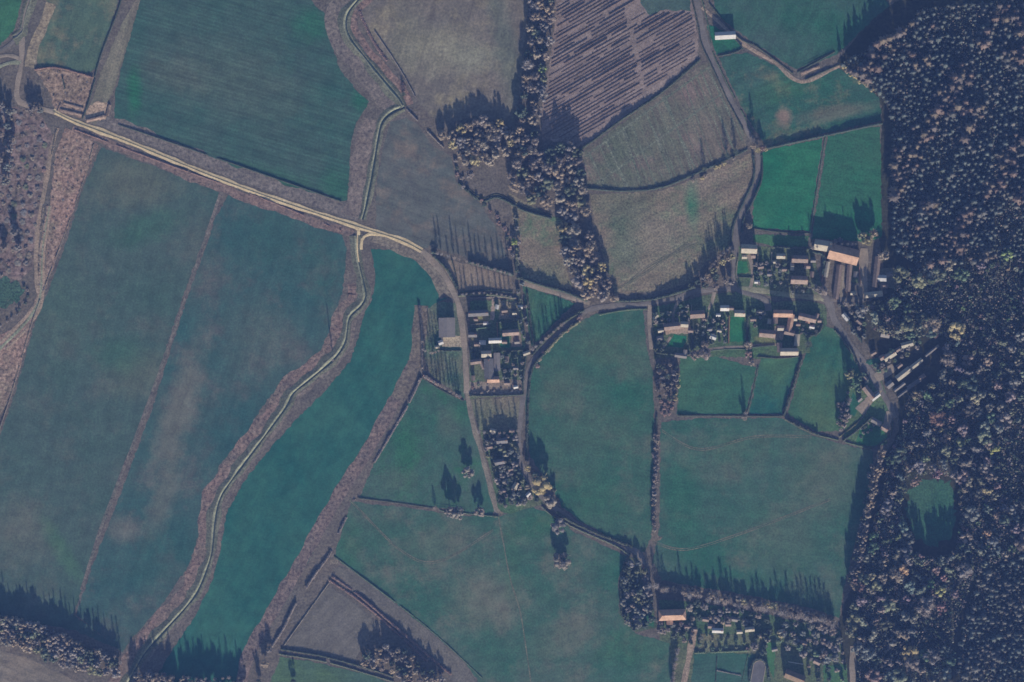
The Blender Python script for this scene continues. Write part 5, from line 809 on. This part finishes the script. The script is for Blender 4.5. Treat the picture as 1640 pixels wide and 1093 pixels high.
# ------------------------------------------------------------------ forest
DARKS = [[(1440, 455), (1640, 440), (1640, 520), (1560, 550), (1470, 505)], [(1425, 640), (1475, 645), (1470, 705), (1430, 715)], [(1475, 985), (1535, 955), (1545, 1040), (1470, 1035)], [(1585, 690), (1640, 700), (1640, 810), (1600, 790)]]  # zones meant to look shaded: more of the small trees tinted dark
CLEAR = [(1452, 766), (1500, 756), (1534, 768), (1538, 830), (1530, 880), (1498, 900), (1462, 884), (1446, 846), (1442, 800)]
SHED = [(1400, 600), (1470, 555), (1510, 535), (1520, 555), (1480, 600), (1490, 610), (1440, 650), (1428, 655)]
PLANT = [(1344, 104), (1375, 88), (1420, 62), (1458, 38), (1476, 14), (1560, 8), (1660, -10), (1660, 405), (1600, 414), (1540, 424), (1470, 428), (1430, 400), (1428, 200), (1418, 165), (1380, 132)]
GAP = [(1478, 52), (1550, 34), (1562, 46), (1500, 62)]; GAP2 = [(1590, 350), (1606, 340), (1610, 390), (1596, 400)]
PLANT2 = [(1565, 922), (1660, 880), (1660, 1110), (1528, 1110), (1538, 1020), (1552, 960)]
rng = random.Random(41)
def shade(x, y):
    v = math.sin(x * .031 + 1.3) * math.sin(y * .027 + .4) + .6 * math.sin(x * .083 + y * .05) + .4 * math.sin(y * .11 - x * .04)
    return v
conifers = []
for poly, d, holes in ((PLANT, 6.6, (GAP, GAP2)), (PLANT2, 6.4, ())):
    for x, y in scatter(poly, d, 17, holes, 9):
        v = shade(x, y) + rng.uniform(-.5, .5)
        if rng.random() < (.45 if shade(x * 2.3 + 40, y * 2.1) < -.55 else .1): continue
        west = max(0, min(1, (1580 - x) / 200)) if poly is PLANT else 0
        if poly is PLANT and v > .75 - .5 * west: col, s = rng.choice(((.25, .19, .165), (.23, .19, .17), (.25, .21, .165), (.21, .185, .175))), rng.uniform(.9, 1.6)
        elif v > .1: col, s = (.19, .19, .18), rng.uniform(.65, 1.15)
        else: col, s = (.15, .175, .17), rng.uniform(.55, 1.0)
        s *= rng.choice((.8, 1, 1, 1.15, 1.4)); k = rng.uniform(.75, 1.2) * (1 if col[0] < .2 or poly is not PLANT else .95); conifers.append((X(x), Y(y), s, (.45 + .5 * s) * rng.uniform(.85, 1.15), rng.uniform(0, 6.28), tuple(c * k for c in col), rng.randrange(6)))
conifers.sort(key=lambda c: -c[2] + (0 if -380 < c[0] < 402 else 9))
for x, y, s, sz, rot, col, k in conifers[:290]:
    o = obj('plantation_tree', CONM[k], loc=(x, y, 0)); o.scale = (s, s, sz); o.rotation_euler.z = rot; o.color = (*col, 1)
    w = 'russet' if col[0] > col[1] * 1.27 else 'tan' if col[0] > col[1] * 1.08 else 'grey-green'
    tag(o, f'broad {w} pointed tree in the dense plantation on the eastern edge', 'tree', f'{w} trees of the dense plantation')
o = obj('plantation_mass', npmesh('plantation_mass', *merge_np(CONI, conifers[290:]), mats=[LEAF])); tag(o, 'dense plantation of small pointed trees filling the eastern edge', 'plantation', None, 'stuff')
MIXED = [(1430, 470), (1436, 428), (1480, 432), (1560, 426), (1660, 412), (1660, 872), (1566, 912), (1545, 955), (1526, 1020), (1520, 1110), (1374, 1110), (1372, 1030), (1352, 1012), (1368, 955), (1390, 880), (1408, 810), (1424, 730), (1444, 690), (1450, 640), (1500, 612), (1520, 545), (1480, 535), (1440, 545), (1400, 530), (1376, 496)]
mixed = []
def mixpal(v): return rng.choices(['greybrown', 'tan', 'olive', 'dark', 'green', 'yellow', 'grey'], [4, 1.3 + max(0, v), 1.5, 3, 1.5, .25, 5])[0]
for x, y in scatter(MIXED, 15, 23, (CLEAR, SHED), 14):
    v = shade(x * 1.7, y * 1.6)
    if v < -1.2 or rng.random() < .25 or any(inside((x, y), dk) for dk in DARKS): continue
    mixed.append((x, y, rng.uniform(3.2, 6.4), rng.uniform(11, 15), mixpal(v)))
tall = [(m[0], m[1], m[2] * 1.5) for m in mixed]
for x, y in scatter(MIXED, 6.4, 29, (CLEAR, SHED), 10):
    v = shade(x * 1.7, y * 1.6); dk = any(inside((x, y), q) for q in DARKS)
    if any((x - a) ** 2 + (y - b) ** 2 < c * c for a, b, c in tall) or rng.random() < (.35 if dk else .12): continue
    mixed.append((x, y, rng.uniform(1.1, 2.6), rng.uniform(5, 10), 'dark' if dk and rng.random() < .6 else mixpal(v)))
bigs = [(1480, 972, 5.4, 'greybrown'), (1420, 968, 5, 'olive'), (1434, 918, 4.8, 'tan'), (1366, 995, 5, 'olive'), (1394, 1016, 4.4, 'tan'), (1456, 1044, 5, 'yellow'), (1404, 938, 4.2, 'olive'), (1396, 1082, 5, 'russet'), (1438, 1082, 4.6, 'olive'), (1490, 1050, 4.6, 'greybrown'), (1506, 975, 3.6, 'russet'), (1440, 1010, 4, 'olive'), (1575, 700, 4.6, 'olive'), (1540, 690, 4, 'greybrown'), (1590, 722, 4.2, 'lime'), (1560, 640, 4, 'tan'), (1500, 670, 5, 'russet'), (1540, 760, 4.4, 'tan'), (1580, 750, 4.4, 'greybrown'), (1610, 408, 4.4, 'lime'), (1490, 520, 5.4, 'tan'), (1530, 530, 5.4, 'yellow'), (1450, 520, 4.6, 'olive'), (1500, 440, 5, 'olive'), (1520, 426, 4.4, 'tan'), (1440, 440, 4.8, 'olive'), (1470, 450, 4.8, 'olive'), (1540, 440, 4.4, 'green'), (1465, 770, 3.6, 'russet'), (1500, 760, 3.4, 'russet'), (1376, 940, 3.4, 'russet'), (1380, 420, 1.6, 'tan')][:-1]
mixed = [m for m in mixed if all((m[0] - b[0]) ** 2 + (m[1] - b[1]) ** 2 > (2.2 * b[2]) ** 2 for b in bigs)] + [(b[0], b[1], b[2] * 1.35, rng.uniform(12, 15), b[3]) for b in bigs]
for i in range(15): mixed.append((1452 + i * 6.5 + rng.uniform(-3, 3), 886 + 14 * math.sin(i * .22) + rng.uniform(-6, 8), rng.uniform(2.6, 3.8), rng.uniform(13, 17), rng.choice(('greybrown', 'dark', 'grey'))))
mixed.sort(key=lambda m: -m[2] + (0 if m[0] < 1640 and m[1] < 1093 else 9))
NB = max(0, 290 - max(sum(1 for o in bpy.data.objects if o.name.startswith(n)) for n in ('broadleaf_tree', 'bare_tree'))); print('NB', NB)
for x, y, s, h, pal in mixed[:NB]:
    where = 'in the mixed forest ' + ('north of the forest clearing' if y < 760 and y > 600 else 'behind the askew sheds' if y <= 600 else 'around the forest clearing' if y < 930 else 'between the manor gardens and the plantation')
    tree(x, y, s, h, pal, f'{size_word(s)} {WORD[pal]} tree {where}', f'trees {where}', 'leafy' if pal in ('dark', 'green', 'olive', 'yellow', 'lime') or rng.random() < .5 else 'bare', 'broadleaf_tree', rng)
LOW = [crown_np(90 + i, 200, .2, lobes=11, leaf=1.1, wide=.85) for i in range(4)]
pl = [(X(x), Y(y), s / 4, h / 9, rng.uniform(0, 6.28), tuple(c * rng.uniform(.85, 1.15) for c in PAL[pal]), rng.randrange(4)) for x, y, s, h, pal in mixed[NB:]]
if pl:
    o = obj('mixed_woodland', npmesh('mixed_woodland', *merge_np(LOW, pl), mats=[LEAF])); tag(o, 'mass of smaller mixed trees filling the forest right of the village', 'woodland', None, 'stuff')
def undergrowth():
    q = scatter(MIXED, 2.3, 61, (CLEAR, SHED), 3) + scatter(PLANT, 2.3, 62, (), 3) + scatter(PLANT2, 2.3, 63, (), 3); g = np.random.default_rng(8); n = len(q)
    P = np.array([(X(a), Y(b), 0) for a, b in q]); P[:, 2] = g.uniform(1.5, 7.5, n)
    v, f, t = leaves(P, g.normal(size=(n, 3)) + np.array((0, 0, .6)), 1.5, g)
    col = np.array([(.20, .185, .17), (.17, .18, .155), (.22, .18, .165), (.13, .15, .12)])[g.integers(0, 4, n)]
    o = obj('forest_undergrowth', npmesh('forest_undergrowth', v, f, t[:, None] * np.repeat(col, 4, 0), mats=[LEAF])); tag(o, 'tangled undergrowth and low branches between the forest trees', 'undergrowth', None, 'stuff')
undergrowth()
# ------------------------------------------------------------------ air, light, camera
CAM_H = 2500
def haze():
    v, f = boxv(-2100, 2100, -2100, 2100, -1, CAM_H + 20); me = pymesh('haze', v, f, [])
    m = bpy.data.materials.new('haze'); m.use_nodes = True; nt = m.node_tree; nt.nodes.clear()
    out = nt.nodes.new('ShaderNodeOutputMaterial'); p = nt.nodes.new('ShaderNodeVolumePrincipled')
    p.inputs['Color'].default_value = HAZE_C; p.inputs['Density'].default_value = HAZE_D; p.inputs['Anisotropy'].default_value = 0.0
    nt.links.new(p.outputs['Volume'], out.inputs['Volume']); me.materials.append(m); o = obj('haze', me); o['kind'] = 'stuff'
HAZE_C, HAZE_D = (.19, .36, 1.0, 1), .47e-4
haze()
W = bpy.data.worlds.new('World'); bpy.context.scene.world = W; W.use_nodes = True
sk = W.node_tree.nodes.new('ShaderNodeTexSky'); sk.sky_type = 'NISHITA'; sk.sun_disc = False
sk.sun_elevation = math.radians(SUN_EL); sk.sun_rotation = math.radians(SUN_AZ)
bg = W.node_tree.nodes['Background']; W.node_tree.links.new(sk.outputs[0], bg.inputs[0]); bg.inputs[1].default_value = .08
L = bpy.data.lights.new('sun', 'SUN'); L.energy = 5; L.angle = math.radians(.5); L.color = (1, .90, .76)
s = bpy.data.objects.new('sun', L); C.objects.link(s)
az, el = math.radians(SUN_AZ), math.radians(SUN_EL)
to_sun = Vector((math.sin(az) * math.cos(el), math.cos(az) * math.cos(el), math.sin(el)))
s.rotation_euler = to_sun.to_track_quat('Z', 'Y').to_euler(); s.location = to_sun * 900
cam = bpy.data.cameras.new('camera'); co = bpy.data.objects.new('camera', cam); C.objects.link(co)
co.location = (0, 0, CAM_H); cam.sensor_width = 36; cam.lens = 36 * CAM_H / (1640 * S); cam.clip_start = 100; cam.clip_end = 20000
sc = bpy.context.scene; sc.camera = co
sc.view_settings.view_transform = 'Standard'; sc.view_settings.look = 'None'; sc.view_settings.exposure = 0.72; sc.view_settings.gamma = 1
sc.render.engine = 'CYCLES'; cy = sc.cycles
cy.max_bounces = 4; cy.diffuse_bounces = 2; cy.glossy_bounces = 1; cy.transmission_bounces = 2; cy.volume_bounces = 0; cy.transparent_max_bounces = 4
cy.caustics_reflective = False; cy.caustics_refractive = False; cy.use_denoising = True; cy.denoiser = 'OPENIMAGEDENOISE'; cy.denoising_input_passes = 'RGB_ALBEDO_NORMAL'; cy.denoising_prefilter = 'ACCURATE'
cy.filter_width = 1.6
